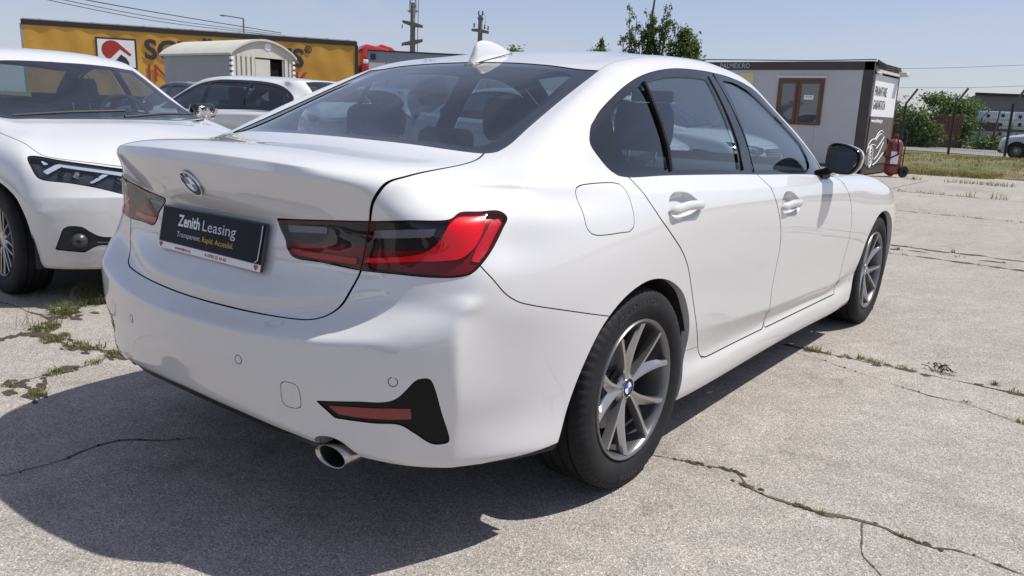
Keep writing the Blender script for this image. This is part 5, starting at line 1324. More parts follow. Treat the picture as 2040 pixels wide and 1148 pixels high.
    for k, (pts, w) in CR.items():
        C = crv(pts, step=.012); n = len(C); t = np.gradient(C, axis=0); t /= np.linalg.norm(t, axis=1, keepdims=True)+1e-9; nn = np.stack([-t[:, 1], t[:, 0]], 1)
        C = C+nn*(np.convolve(r.normal(size=n+6), np.ones(7)/7, 'valid')[:n, None]*min(w*1.6, .010))
        wl = w*(.25+.75*np.abs(np.convolve(r.normal(size=n+12), np.ones(13)/3.6, 'valid')[:n])); wr = w*(.25+.75*np.abs(np.convolve(r.normal(size=n+12), np.ones(13)/3.6, 'valid')[:n]))
        fade = np.clip(.35+1.1*np.abs(np.convolve(r.normal(size=n+40), np.ones(41)/11, 'valid')[:n]), .15, 1.5); wl = wl*fade; wr = wr*fade
        for q in range(0, n, 5):                                  # grit and dirt lying along the crack
            if r.uniform() < (.5 if w < .01 else .75):
                sc = w*r.uniform(.8, 2.6); DIRT.append((C[q, 0]+r.normal()*w*1.3, C[q, 1]+r.normal()*w*1.3, sc, sc*r.uniform(.4, 1)))
        V = np.concatenate([np.c_[C+nn*wl[:, None], np.full(n, .0022)], np.c_[C-nn*wr[:, None], np.full(n, .0022)]])
        F = np.stack([np.arange(n-1), np.arange(1, n), np.arange(1, n)+n, np.arange(n-1)+n], 1)
        o = mesh_obj('crack', V, F, M['crack'] if w < .01 else M['soil'], yard, smooth=False)
    # soil and moss spilled over the joints
    V = []; F = []
    def blob(cx, cy, rx, ry, z):
        k = len(V); m = 11; V.append((cx, cy, z+.006))
        for j in range(m):
            a = 2*math.pi*j/m; q = r.uniform(.55, 1.2); V.append((cx+rx*q*math.cos(a), cy+ry*q*math.sin(a), z))
        for j in range(m): F.append((k, k+1+j, k+1+(j+1) % m))
    for x in np.arange(.5, 2.6, .045):
        if r.uniform() < .62*math.exp(-abs(x-1.0)/1.2): blob(x, 2.0+r.normal()*.012, r.uniform(.02, .06), r.uniform(.008, .028), .0016)
    for x in np.arange(.2, 3, .08):
        for yj, pr in ((5.80, .5), (6.35, .6), (6.1, .25), (9.92, .35), (13.5, .5)):
            if r.uniform() < pr: blob(x*(1 if yj < 7 else 1.6)-1.5*(yj > 9), yj+r.normal()*.02, r.uniform(.04, .16), r.uniform(.01, .045), .0018)
    for (cx, cy, n_, s) in ((-2.0, -.585, 14, .05), (-1.75, -.55, 12, .05), (-2.42, -.34, 16, .06), (-2.2, -.54, 10, .05), (-1.53, -.5, 14, .05), (-1.48, -.75, 14, .03), (-1.47, -.95, 10, .02), (-1.28, -.94, 8, .03), (-1.62, -.35, 8, .05)):
        for _ in range(n_): blob(cx+r.normal()*s*1.3, cy+r.normal()*s*.8, r.uniform(.012, .04), r.uniform(.01, .03), .002)
    for (cx, cy) in ((1.13, .32), (1.2, .25), (1.42, .228), (1.0, .29), (1.72, .25)):
        for _ in range(5): blob(cx+r.normal()*.03, cy+r.normal()*.008, r.uniform(.008, .022), r.uniform(.004, .009), .0026)
    for (x, y, a, b) in DIRT: blob(x, y, a, b, .0019)
    o = mesh_obj('joint_soil', V, F, M['soil'], None, smooth=True); tag(o, 'dark soil and moss spilling out of the concrete joints', 'soil', kind='stuff')
    return yard
def blades(name, spots, mats, seed=1, label=None, cat='grass'):
    """spots: (x, y, z, radius, count, height, width)"""
    r = np.random.default_rng(seed); V = []; F = []; mi = []
    for (x, y, z, rd, n, h, w) in spots:
        for _ in range(n):
            a = r.uniform(0, 6.283); d = rd*math.sqrt(r.uniform()); bx, by = x+d*math.cos(a), y+d*math.sin(a)
            lean = r.uniform(0, 6.283); L = h*r.uniform(.45, 1.15); bend = r.uniform(.2, 1.5)*L; ww = w*r.uniform(.6, 1.2)
            dx, dy = math.cos(lean), math.sin(lean); px, py = -dy*ww/2, dx*ww/2; k = len(V)
            V += [(bx-px, by-py, z), (bx+px, by+py, z), (bx+dx*bend*.35-px*.7, by+dy*bend*.35-py*.7, z+L*.6), (bx+dx*bend*.35+px*.7, by+dy*bend*.35+py*.7, z+L*.6), (bx+dx*bend, by+dy*bend, z+L*r.uniform(.55, .95))]
            F += [(k, k+1, k+3, k+2), (k+2, k+3, k+4)]; q = 0 if r.uniform() < .68 else 1; mi += [q, q]
    me = bpy.data.meshes.new(name); me.from_pydata(V, [], F); me.polygons.foreach_set('material_index', mi)
    for m in mats: me.materials.append(m)
    o = bpy.data.objects.new(name, me); link(o); tag(o, label, cat, kind='stuff'); return o
def build_grass():
    r = np.random.default_rng(9); sp = []
    for (x, y, rd, n, h) in ((-2.43, -.36, .075, 170, .085), (-2.50, -.30, .05, 14, .19), (-2.2, -.54, .07, 130, .06), (-2.3, -.60, .05, 10, .17), (-1.98, -.585, .07, 150, .035), (-1.80, -.565, .06, 90, .035), (-1.70, -.52, .05, 60, .04), (-1.54, -.5, .05, 90, .035), (-1.50, -.62, .04, 60, .025),
                             (-1.47, -.80, .04, 70, .030), (-1.25, -.95, .035, 60, .035), (-1.45, -.98, .03, 40, .02), (-1.62, -.33, .06, 60, .04), (-2.55, -.15, .08, 120, .07), (-2.7, -.05, .12, 120, .09), (-2.4, .12, .15, 120, .08)):
        sp.append((x, y, 0, rd, n, h, .004))
    for (x, y, rd, n, h) in ((.86, 1.99, .040, 110, .040), (.93, 2.00, .03, 30, .02), (1.02, 2.03, .03, 34, .022), (1.09, 2.04, .04, 60, .026), (1.17, 2.03, .05, 90, .028), (1.28, 2.045, .035, 40, .020), (1.50, 2.07, .02, 14, .012), (1.68, 2.06, .028, 46, .026), (1.84, 1.575, .02, 60, .03), (1.79, 2.02, .03, 30, .024),
                             (1.13, .323, .014, 26, .012), (1.215, .243, .016, 30, .012), (1.38, .228, .02, 40, .014), (1.44, .227, .02, 40, .014), (1.665, .256, .015, 24, .012), (.97, .285, .012, 18, .010), (1.62, 1.70, .02, 16, .012)):
        for _ in range(4): sp.append((x+r.normal()*rd*.6, y+r.normal()*rd*.25, 0, rd*.5, n//4+1, h*r.uniform(.5, 1.2), .0032))
    for x in np.arange(.2, 2.6, .13):
        for yj, h in ((5.80, .028), (6.35, .040), (6.1, .026)):
            if r.uniform() < .42: sp.append((x+r.normal()*.05, yj+r.normal()*.02, 0, .04*r.uniform(.3, 1.4), 14, h*r.uniform(.4, 1.4), .006))
    for x in np.arange(-2.2, 3.5, .16):
        if r.uniform() < .5: sp.append((x, 9.92, 0, .05, 8, .03, .008))
        if r.uniform() < .6: sp.append((x, 13.5, 0, .08, 12, .08 if x < -.2 else .16, .010))
        if r.uniform() < .6: sp.append((x, 17.2+r.normal()*.05, 0, .12, 16, .12, .012))
    blades('joint_grass', sp, [M['grass_a'], M['grass_b']], 3, 'short grass tufts growing in the joints and cracks of the concrete')
    # dry plant debris
    V = MB(); rr = random.Random(4)
    for k in range(26):
        c = Vector((1.44+rr.gauss(0, .028), 2.10+rr.gauss(0, .016), .012+rr.uniform(0, .02))); d = Vector((rr.gauss(0, 1), rr.gauss(0, 1), rr.gauss(0, .4))).normalized()*rr.uniform(.01, .035)
        V.tube([c-d, c+Vector((0, 0, .006)), c+d], .0022, 5)
    o = V.build('dry_weed_clump', M['soil'], None); tag(o, 'small dark clump of dried weed lying on the concrete beyond the rear wheel', 'weed')
    # grassy bank by the fence
    nx, ny = 60, 26; V = []; F = []
    for j in range(ny):
        for i in range(nx):
            u, v = i/(nx-1), j/(ny-1); x = -7.5+40*u; y0 = 19.3 if x < -2.2 else (19.3+1.6*min(1, (x+2.2)/1.0)); y = y0+(33.5-y0)*v
            h = .30*math.sin(math.pi*min(1, v*1.15))**.8 if v < .87 else .06
            V.append((x, y, -.03+h*(.8+.2*math.sin(x*2.1+v*5))+.03*math.sin(x*5.3+v*23)*math.sin(v*19+x)))
    for j in range(ny-1):
        for i in range(nx-1): F.append((j*nx+i, j*nx+i+1, (j+1)*nx+i+1, (j+1)*nx+i))
    o = mesh_obj('grass_bank', V, F, M['field']); tag(o, kind='structure')
    r = np.random.default_rng(12); sp = []
    for _ in range(2600):
        x = r.uniform(-7, 7); v = r.uniform()**1.0; y0 = 19.3 if x < -2.2 else (19.3+1.6*min(1, (x+2.2)/1.0)); y = y0+(33.5-y0)*v
        h = .30*math.sin(math.pi*min(1, v*1.15))**.8 if v < .87 else .06
        sp.append((x, y, -.04+h*.95, .18, 9, .11*r.uniform(.4, 1.3), .016))
    for _ in range(260):
        x = r.uniform(-2.7, -.6); y = 19.4+r.uniform(0, 1.8); sp.append((x, y, .0, .15, 10, .18, .016))
    blades('bank_grass', sp, [M['grass_b'], M['grass_a']], 5, 'patchy green and brown grass on the bank in front of the fence')
    # road and far verge
    def strip(name, a, b, w, z, m, kind='structure'):
        a = Vector(a); b = Vector(b); d = (b-a).normalized(); n = Vector((-d.y, d.x, 0))*w
        o = mesh_obj(name, [(a.x, a.y, z), (b.x, b.y, z), (b.x+n.x, b.y+n.y, z), (a.x+n.x, a.y+n.y, z)], [(0, 1, 2, 3)], m); tag(o, kind=kind); return o
    strip('road', (30, 17.5+.6, 0), (-40, 61.4, 0), -9.5, -.02, M['asphalt_far'])
# ------------------------------------------------------------------ trees
def leaf_cloud(cl, n, size, seed, flat=.6):
    """cl: list of (center, radii, weight)"""
    r = np.random.default_rng(seed); w = np.array([c[2] for c in cl], float); w /= w.sum(); V = np.zeros((n*4, 3)); idx = r.choice(len(cl), n, p=w); mi = np.zeros(n, np.int32)
    for k in range(n):
        c, rd, _ = cl[idx[k]]; d = r.normal(size=3); d /= np.linalg.norm(d); q = r.uniform()**.45
        p = np.array(c)+d*np.array(rd)*q*(1+.18*r.normal())
        nrm = d*.6+r.normal(size=3)*.7+np.array([0, 0, .5]); nrm /= np.linalg.norm(nrm)
        a = np.cross(nrm, r.normal(size=3)); a /= np.linalg.norm(a); b = np.cross(nrm, a); s = size*r.uniform(.6, 1.35)
        V[4*k] = p-a*s*.5; V[4*k+1] = p+b*s*.32; V[4*k+2] = p+a*s*.6; V[4*k+3] = p-b*s*.32
        mi[k] = r.choice(3, p=[.45, .3, .25])
    F = np.arange(n*4).reshape(-1, 4)
    return V, F, mi
def make_tree(name, loc, label, stems, clouds, n, size, seed, group=None, cat='tree', trunk_r=.16):
    root = empty(name, loc, 0, label, cat, group)
    mb = MB()
    for path, r0, r1 in stems: mb.tube(path, list(np.linspace(r0, r1, len(path))), 7)
    mb.build('trunk', M['bark'], root, smooth=True)
    V, F, mi = leaf_cloud(clouds, n, size, seed)
    o = mesh_obj('crown', V, F, [M['leaf_a'], M['leaf_b'], M['leaf_c']], root, smooth=False); o.data.polygons.foreach_set('material_index', mi)
    return root
def build_trees():
    r = random.Random(8); R_ = Vector((.79, .612, 0))
    # tall half-bare poplar with a dense leafy neighbour crown
    stems = [([(0, 0, 0), (.1, .1, 3), (.0, .1, 6), (.25, .3, 9.6), (.3, .3, 11.0)], .24, .02)]; cl = []
    for k in range(26):
        o = R_*r.uniform(-2.5, 2.3); zt = r.uniform(6.8, 9.7)-abs(o.x)*.22; b = Vector((o.x*.15, o.y*.15, r.uniform(2.0, 4.6)))
        top = Vector((o.x+.3*r.gauss(0, 1), o.y+.5*r.gauss(0, 1), zt)); mid = b.lerp(top, .5)+Vector((o.x*.25, o.y*.25, -.4))
        stems.append(([b, mid, top], .075, .014))
        for q in range(2):
            t0 = r.uniform(.3, .8); p = mid.lerp(top, t0); stems.append(([p, p+Vector((r.gauss(0, .25), r.gauss(0, .25), r.uniform(.4, .9)))], .03, .008))
        for q in range(9):
            t = r.uniform(.1, 1.03); p = mid.lerp(top, t); cl.append(((p.x+r.gauss(0, .16), p.y+r.gauss(0, .16), p.z), (.20, .20, .34), .5))
    for k in range(10): o = R_*r.uniform(-2.0, 2.2); cl.append(((o.x, o.y, r.uniform(3.6, 5.8)), (.75, .75, .8), 2.6))
    make_tree('poplar_tree', (-29.0, 53.6, 0), 'tall half-bare tree with upright twigs behind the saloon roof', stems, cl, 5200, .19, 21, 'trees on the skyline')
    stems = [([(0, 0, 0), (.1, 0, 3), (.1, .1, 6)], .22, .05)]
    cl = [((0, 0, 4.6), (1.7, 1.7, 1.6), 3), ((.35, .3, 6.1), (1.15, 1.15, 1.5), 2.2), ((-1.1, -.8, 3.9), (1.3, 1.3, 1.2), 1.6), ((.9, .7, 4.9), (.9, .9, 1.5), 1.2), ((.25, .2, 7.2), (.55, .55, .75), .7), ((-2.0, -1.5, 4.2), (.9, .9, .9), .9), ((.85, .65, 6.2), (.55, .55, .8), .7)]
    make_tree('leafy_tree', (-27.0, 55.2, 0), 'dense green leafy tree right of the half-bare one on the skyline', stems, cl, 9000, .20, 22, 'trees on the skyline')
    stems = [([(0, 0, 0), (0, 0, 5)], .2, .05)]
    make_tree('leafy_tree', (-37.2, 59.9, 0), 'low green tree top peeping over the saloon roof beside the antenna', stems, [((0, 0, 6.0), (1.2, 1.2, 1.0), 2), ((.1, .1, 7.0), (.3, .3, .7), .4), ((.7, .6, 5.6), (.8, .8, .6), 1)], 1600, .24, 23, 'trees on the skyline')
    make_tree('leafy_tree', (-33.6, 59.5, 0), 'small green tree top just left of the half-bare tree', stems, [((0, 0, 5.2), (.8, .8, .9), 2)], 700, .24, 28, 'trees on the skyline')
    make_tree('leafy_tree', (-49.4, 63.5, 0), 'tiny far tree top right behind the roof aerial', stems, [((0, 0, 6.3), (1.1, 1.1, 1.2), 2)], 700, .3, 24, 'trees on the skyline')
    # bushes behind the fence
    T = [((-9.6, 50.5), [((0, 0, 1.4), (1.3, 1.2, 1.15), 2), ((-.9, -.3, 1.2), (1.1, 1.1, 1.15), 1), ((1.2, .5, 1.3), (1.0, 1.0, .9), 1)], 3600, 'rounded green bush behind the brick stacks nearest the site office'),
         ((-8.0, 56.5), [((0, 0, 2.5), (1.5, 1.4, .8), 2), ((1.0, .4, 2.0), (1.2, 1.1, .9), 1.4), ((-1.0, -.2, 2.9), (.9, .9, .5), .7), ((.3, 0, 1.2), (1.8, 1.2, 1.2), 1)], 4200, 'spreading tree with flat crown behind the fence'),
         ((-8.2, 47.8), [((0, 0, 1.0), (1.0, .7, 1.1), 2), ((.8, .2, .7), (.9, .7, .8), 1)], 2400, 'climbing green shrub growing over the brick stacks'),
         ((-6.3, 51.0), [((0, 0, 1.3), (1.1, .8, .6), 1.5), ((-.3, 0, .6), (1.2, .9, .6), 1)], 1500, 'low pale green shrub beside the white blocks'),
         ((-4.6, 50.0), [((0, 0, .3), (1.5, .8, .5), 1)], 900, 'low weeds at the foot of the white blocks')]
    for k, (xy, cl, n, lab) in enumerate(T):
        stems = [([(0, 0, 0), (.1, 0, 1.0), (.2*(-1)**k, 0, 2.2)], .09, .03), ([(0, 0, .2), (.4, .1, 1.2)], .05, .02)]
        make_tree('bush', (*xy, 0), lab, stems, cl, n, .17, 40+k, 'shrubs behind the fence', 'bush')
# ------------------------------------------------------------------ things round the yard
def env_mats():
    M['cont_grey'] = mat('light grey wall panel', (.46, .47, .49), .5, var=.05, scale=2)
    M['cont_brown'] = mat('dark brown steel frame', (.055, .045, .042), .45, var=.15, scale=5)
    M['win_brown'] = mat('brown window frame', (.125, .062, .032), .5, var=.12, scale=20)
    M['win_glass'] = mat('office window glass', (.05, .07, .09), .03, metal=0, coat=1.0, spec=1.0)
    M['sign_white'] = mat('white sign board', (.80, .80, .80), .5)
    M['sign_text'] = mat('dark sign print', (.035, .033, .035), .5)
    M['cream'] = mat('cream lintel strip', (.62, .60, .53), .5)
    M['yellow_tarp'] = mat('ochre yellow tarpaulin', (.56, .30, .042), .5, var=.14, scale=1.2, bump=.5, bscale=4)
    M['black_band'] = mat('black tarp band', (.022, .020, .019), .6)
    M['tarp_red'] = mat('red tarp print', (.38, .028, .022), .5)
    M['truck_red'] = mat('red lorry paint', (.50, .022, .018), .3, coat=.6, var=.08, scale=2)
    M['hut_grey'] = mat('grey hut sheet', (.30, .31, .31), .6, var=.06, scale=3)
    M['hut_cream'] = mat('pale hut sheet', (.52, .51, .44), .6, var=.08, scale=3)
    M['box_white'] = mat('white box body', (.66, .67, .68), .45, var=.04, scale=2)
    M['rail_grey'] = mat('grey roof rail', (.20, .23, .28), .5)
    M['pole'] = mat('weathered concrete pole', (.21, .195, .18), .85, var=.25, scale=6)
    M['insul'] = mat('dark insulator', (.02, .018, .016), .35)
    M['ext_red'] = mat('faded red extinguisher paint', (.26, .030, .030), .38, coat=.3, var=.2, scale=9)
    M['green_post'] = mat('dark green fence paint', (.018, .035, .028), .5)
    M['brick_stack'] = mat('wrapped dark red bricks', (.17, .062, .045), .8, var=.3, scale=8)
    M['block_white'] = mat('white block pallet', (.58, .64, .66), .6, var=.08, scale=5)
    M['wood'] = mat('old timber', (.10, .065, .045), .8, var=.2, scale=8)
    M['blue_tarp'] = mat('blue tarp', (.025, .055, .14), .5, var=.2, scale=4)
    M['shed'] = mat('grey shed roof', (.165, .17, .185), .6, var=.06, scale=.5)
    M['cable'] = mat('black cable', (.015, .015, .016), .6)
env_mats()
def txt_on(txt, size, mt, name, parent, org, xd, yd=(0, 0, 1), fit=None, bold=0.0, align='LEFT', extr=.002):
    return text_mesh(txt, size, M[mt], name, parent, frame_mtx(org, xd, yd), bold=bold, fit=fit, align=align, extr=extr)
def build_container():
    root = empty('site_office', (-5.87, 18.2, 0), 0, 'grey site office container with brown frame and car drawing on its end', 'site office')
    X0, X1, Y0, Y1, H = -3.0, 3.0, -1.2, 1.2, 2.53       # local box; world corner (-2.87, 17)
    def bx(name, mt, c, d, par=root, bev=0.0): return MB().box(c, d).build(name, M[mt], par, bevel=bev)
    w = 1.0
    for k in range(6):      # front wall panels with joints
        bx('wall_panel', 'cont_grey', (X0+.2+.93*k+.465, Y0+.03, 1.25), (.926, .05, 2.2))
    bx('back_wall', 'cont_grey', (0, Y1-.03, 1.25), (5.6, .05, 2.2)); bx('end_wall', 'cont_grey', (X0+.03, 0, 1.25), (.05, 2.1, 2.2))
    bx('roof', 'cont_brown', (0, 0, H-.03), (5.9, 2.3, .05))
    for y in (Y0, Y1): bx('roof_rail', 'cont_brown', (0, y+.035*(1 if y < 0 else -1), H-.095), (6.0, .09, .19)); bx('floor_rail', 'cont_brown', (0, y+.035*(1 if y < 0 else -1), .13), (6.0, .09, .20))
    for x in (X0, X1):
        bx('roof_rail', 'cont_brown', (x-.03*(1 if x > 0 else -1), 0, H-.096), (.07, 2.26, .186)); bx('floor_rail', 'cont_brown', (x-.03*(1 if x > 0 else -1), 0, .131), (.07, 2.26, .196))
        for y in (Y0, Y1): bx('corner_post', 'cont_brown', (x-.10*(1 if x > 0 else -1), y+.045*(1 if y < 0 else -1), 1.262), (.21, .11, 2.52))
    # end sign: white upper half, brown lower half with a drawn car
    es = bx('end_sign', 'sign_white', (X1+.004, 0, 1.80), (.03, 2.06, .92))
    el = bx('end_panel', 'cont_brown2', (X1+.004, 0, .79), (.03, 2.06, 1.09))
    yl = Y0
    txt_on('FINANTARE', .30, 'sign_text', 'sign_lettering', es, (X1+.022, -.98, 1.80), (0, 1, 0), fit=1.05)
    txt_on('GARANTATA', .30, 'sign_text', 'sign_lettering', es, (X1+.022, -.98, 1.50), (0, 1, 0), fit=1.05)
    txt_on('www.zenithleasing.ro', .11, 'sign_white', 'sign_lettering', el, (X1+.022, -.96, 1.21), (0, 1, 0), fit=1.02, bold=.003)
    # line drawing of a car in white strokes
    def stroke(pts, rr=.011):
        C = crv([(a, b) for a, b in pts], step=.03); mb = MB(); mb.tube([(X1+.021, Y0+a, b) for a, b in C], rr, 5); mb.build('drawn_line', M['sign_white'], el, smooth=True)
    stroke([(.18, .55), (.30, .72), (.55, .82), (.80, .84), (1.0, .96), (1.25, 1.02), (1.5, .98)]); stroke([(.85, .80), (1.05, .90), (1.3, .95), (1.5, .90)])
    stroke([(.16, .45), (.20, .30), (.35, .22)]); stroke([(.9, .35), (1.2, .45), (1.6, .75)]); stroke([(.85, .22), (1.2, .30), (1.7, .5)]); stroke([(1.0, .6), (1.3, .72), (1.6, .88)]); stroke([(.25, .62), (.6, .70), (.9, .68)])
    for q in (.24, .20, .13, .05): stroke([(.58+q*math.cos(a)*.8, .42+q*math.sin(a)) for a in np.linspace(0, 6.283, 18)], .010)
    # window
    wn = bx('window', 'win_brown', (5.03-7.13+3.0+.53, Y0-.012, 1.615), (1.07, .06, 1.05), bev=.01)
    wx = 5.03-7.13+3.0
    for a, b in ((.10, .42), (.56, .98)):
        bx('pane', 'win_glass', (wx+(a+b)/2, Y0-.045, 1.60), (b-a, .012, .86), wn)
        for q in (a-.02, b+.02): bx('pane_frame', 'win_brown', (wx+q, Y0-.05, 1.60), (.05, .03, .95), wn)
        for q in (1.14, 2.06): bx('pane_frame', 'win_brown', (wx+(a+b)/2, Y0-.05, q), (b-a, .03, .05), wn)
    bx('lintel', 'cream', (wx+.54, Y0-.02, 2.185), (1.16, .07, .045)); bx('notice', 'sign_white', (wx+.755, Y0-.056, 1.72), (.22, .006, .10), wn)
    txt_on('INCHIS', .045, 'sign_text', 'notice_lettering', wn, (wx+.68, Y0-.060, 1.72), (1, 0, 0), fit=.15)
    bx('notice_board', 'notice_y', (4.06-7.13+3.0+.16, Y0-.006, 2.10), (.36, .01, .34))
    txt_on('PALMEX.RO', .16, 'sign_grey', 'rail_lettering', root, (3.50-7.13+3.0, Y0-.014, 2.385), (1, 0, 0), fit=.76, bold=.003)
    # gutter bits, camera, lamp and cables at the corner
    cam = MB(); cam.tube([(X1+.06, Y0+.12, 2.28), (X1+.16, Y0-.02, 2.25)], .035, 10); cam.build('camera', M['sign_white'], root, smooth=True)
    fl = MB(); fl.box((X1+.12, .95, 2.36), (.24, .30, .10)); fl.build('flood_lamp', M['cream'], root, bevel=.02)
    cb = MB()
    for k in range(4):
        cb.tube([(X1+.03, Y0+.1, 2.56-.02*k), (X1+.06, -.5+.1*k, 2.50-.05*k), (X1+.05, .4, 2.50-.03*k), (X1+.05, 1.1, 2.44-.04*k)], .012, 5)
    cb.tube([(-2.9, Y0+.1, 2.55), (-1, Y0+.1, 2.60), (1.5, Y0+.15, 2.56), (X1, Y0+.1, 2.57)], .012, 5); cb.build('cable', M['cable'], root, smooth=True)
    gt = MB(); gt.box((X1+.05, .0, 2.33), (.08, 2.1, .06)); gt.build('gutter', M['cream'], root)
M['cont_brown2'] = mat('brown grey sign film', (.13, .115, .105), .45)
M['notice_y'] = mat('yellow notice', (.62, .56, .30), .6)
M['sign_grey'] = mat('pale grey letters', (.36, .37, .40), .5)
def build_extinguisher():
    root = empty('fire_extinguisher', (-2.36, 17.62, 0), rad(-35), 'red wheeled fire extinguisher standing by the site office corner', 'fire extinguisher')
    mb = MB(); mb.lathe([(.06, .0), (.06, .13), (.10, .165), (.14, .172), (.70, .172), (.78, .155), (.83, .11), (.86, .05), (.90, .045), (.90, 0)], n=32, axis='z'); mb.build('cylinder', M['ext_red'], root, smooth=True, sharp=50)
    mb = MB(); mb.tube([(-.17, .12, .12), (-.17, .14, .95), (-.12, .16, 1.05), (.12, .16, 1.05), (.17, .14, .95), (.17, .12, .12)], .013, 8); mb.tube([(-.17, .13, .5), (.17, .13, .5)], .012, 6); mb.build('trolley_frame', M['cable'], root, smooth=True)
    for s in (-1, 1):
        w = MB(); w.lathe([(-.03, .03), (-.03, .12), (-.015, .135), (.015, .135), (.03, .12), (.03, .03)], n=24, org=(s*.19, .15, .135)); w.build('wheel', M['rubber'], root, smooth=True)
    h = MB(); h.tube([(.0, -.02, .90), (.14, -.10, .93), (.2, -.08, .75), (.19, -.05, .52), (.05, -.2, .40), (-.14, -.15, .48), (-.2, -.02, .65), (-.15, -.1, .86), (.02, -.16, .80), (.12, -.15, .62)], .019, 8); h.build('hose', M['cable'], root, smooth=True)
    v = MB(); v.box((0, 0, .93), (.05, .10, .08)); v.tube([(-.06, 0, .96), (.06, 0, .97)], .012, 6); v.build('valve', M['ext_red'], root, smooth=True)
    l = MB(); V = []; F = []
    for i in range(7):
        a = rad(-60+i*9); V += [(.1735*math.cos(a), .1735*math.sin(a), .30), (.1735*math.cos(a), .1735*math.sin(a), .58)]
    for i in range(6): F.append((2*i, 2*i+2, 2*i+3, 2*i+1))
    l.add(V, F); l.build('label', M['sign_white'], root)
    b = MB(); b.lathe([(.25, .174), (.27, .176), (.29, .174)], n=32, axis='z'); b.build('strap', M['cable'], root, smooth=True)
def build_fence():
    d = Vector((-2.1, 1.3, 0)); L = d.length; u = d.normalized(); p0 = Vector((-3.97, 33.9, 0))
    def post(mb, x, h=2.06, out=Vector((.33, .5, 0))):
        mb.tube([(x.x, x.y, -.1), (x.x, x.y, h)], .050, 6); mb.tube([(x.x, x.y, h), (x.x+.28, x.y+.42, h+.62)], .045, 6)
    root = empty('wire_fence', tuple(p0), 0, 'dark green wire mesh fence with cranked posts along the bank', 'fence')
    for k in range(-5, 7):
        q = d*k
        mb = MB(); post(mb, q); mb.build('post', M['green_post'], root)
        if k < 6:
            mb = MB(); n = int(L/.075)
            for i in range(1, n):
                t = q+u*(L*i/n); mb.box((t.x, t.y, .98), (.006, .006, 1.9))
            for z in np.arange(.08, 1.95, .2): mb.tube([tuple(q+Vector((0, 0, z))), tuple(q+d+Vector((0, 0, z)))], .004, 4)
            tag(mb.build('mesh_panel', M['green_post'], root), kind='stuff')
    p1 = Vector((-9.5, 50.5, 0)); root = empty('wire_fence', tuple(p1), 0, 'farther wire fence with thin posts on the far side of the road', 'fence')
    d2 = Vector((2.3, -1.45, 0))
    for k in range(-2, 8):
        q = d2*k; mb = MB(); mb.tube([(q.x, q.y, 0), (q.x, q.y, 1.7), (q.x+.25, q.y+.35, 2.1)], .03, 6); mb.build('post', M['green_post'], root)
        mb = MB()
        for z in (.3, .8, 1.3, 1.65): mb.tube([tuple(q+Vector((0, 0, z))), tuple(q+d2+Vector((0, 0, z)))], .007, 4)
        tag(mb.build('fence_wire', M['green_post'], root), kind='stuff')
def build_yard_stock():
    # stacks of bricks on pallets
    r = random.Random(2)
    for k, (x, y, n) in enumerate(((-10.0, 48.0, 8), (-8.85, 48.9, 8), (-7.75, 49.6, 8), (-6.9, 50.3, 8))):
        root = empty('brick_pallet', (x, y, 0), rad(38), ['stack of dark red bricks nearest the site office', 'second stack of dark red bricks beside the shrub', 'third stack of dark red bricks half hidden by the shrub', 'last stack of dark red bricks towards the white blocks'][k], 'bricks', 'brick stacks behind the fence')
        mb = MB(); mb.box((0, 0, .06), (1.1, 1.0, .12)); mb.build('pallet', M['wood'], root)
        for j in range(n):
            mb = MB()
            for i in range(4): mb.box((-.40+.265*i+r.uniform(-.01, .01), r.uniform(-.01, .01), .12+.105+.21*j), (.258, .98, .20))
            tag(mb.build('brick_layer', M['brick_stack'], root), kind='stuff')
    for k, (x, y) in enumerate(((-5.35, 55.2), (-3.75, 55.9), (-2.2, 56.6))):
        root = empty('block_stack', (x, y, 0), rad(22), ['white wrapped block stack left of the others behind the fence', 'middle white wrapped block stack with round black holes', 'right white wrapped block stack behind the silver car'][k], 'blocks', 'white block stacks')
        for j in range(2):
            mb = MB(); mb.box((0, 0, .55+1.1*j), (1.5, 1.2, 1.06)); mb.build('block_bundle', M['block_white'], root, bevel=.03)
            hb = MB()
            for a, b in ((-.45, .25), (-.4, -.2), (.35, .3), (.3, -.25)): hb.lathe([(-.612, .0), (-.612, .11)], n=14, axis='y', org=(a, 0, .55+1.1*j+b))
            tag(hb.build('hole_mark', M['insul'], root), kind='stuff')
        mb = MB(); mb.box((0, -.7, 1.08), (1.7, .12, .12)); mb.build('timber', M['wood'], root)
    root = empty('covered_stack', (-6.0, 53.6, 0), rad(20), 'low pale crates under a dark blue tarp behind the fence', 'crates')
    mb = MB(); mb.box((0, 0, .55), (2.2, 1.0, .9)); mb.build('crate_body', M['hut_grey'], root); mb = MB(); mb.box((-.5, 0, 1.15), (1.5, 1.1, .35)); mb.build('tarp', M['blue_tarp'], root, bevel=.08)
    mb = MB(); mb.box((.7, 0, 1.25), (.9, .9, .5)); mb.build('timber_crate', M['wood'], root)
    # far shed
    root = empty('warehouse', (-2, 95, 0), 0, 'long low grey warehouse far behind the white blocks', 'building')
    mb = MB(); mb.prism([(-14, 0), (-14, 2.0), (-9.5, 4.35), (46, 2.9), (46, 0)], -6, 6, 'y'); mb.build('wall', M['shed'], root)
    mb = MB(); mb.prism([(-9.6, 4.36), (-9.5, 4.55), (47, 3.1), (47, 2.92)], -6.4, 6.4, 'y'); mb.build('roof', M['black_band'], root)
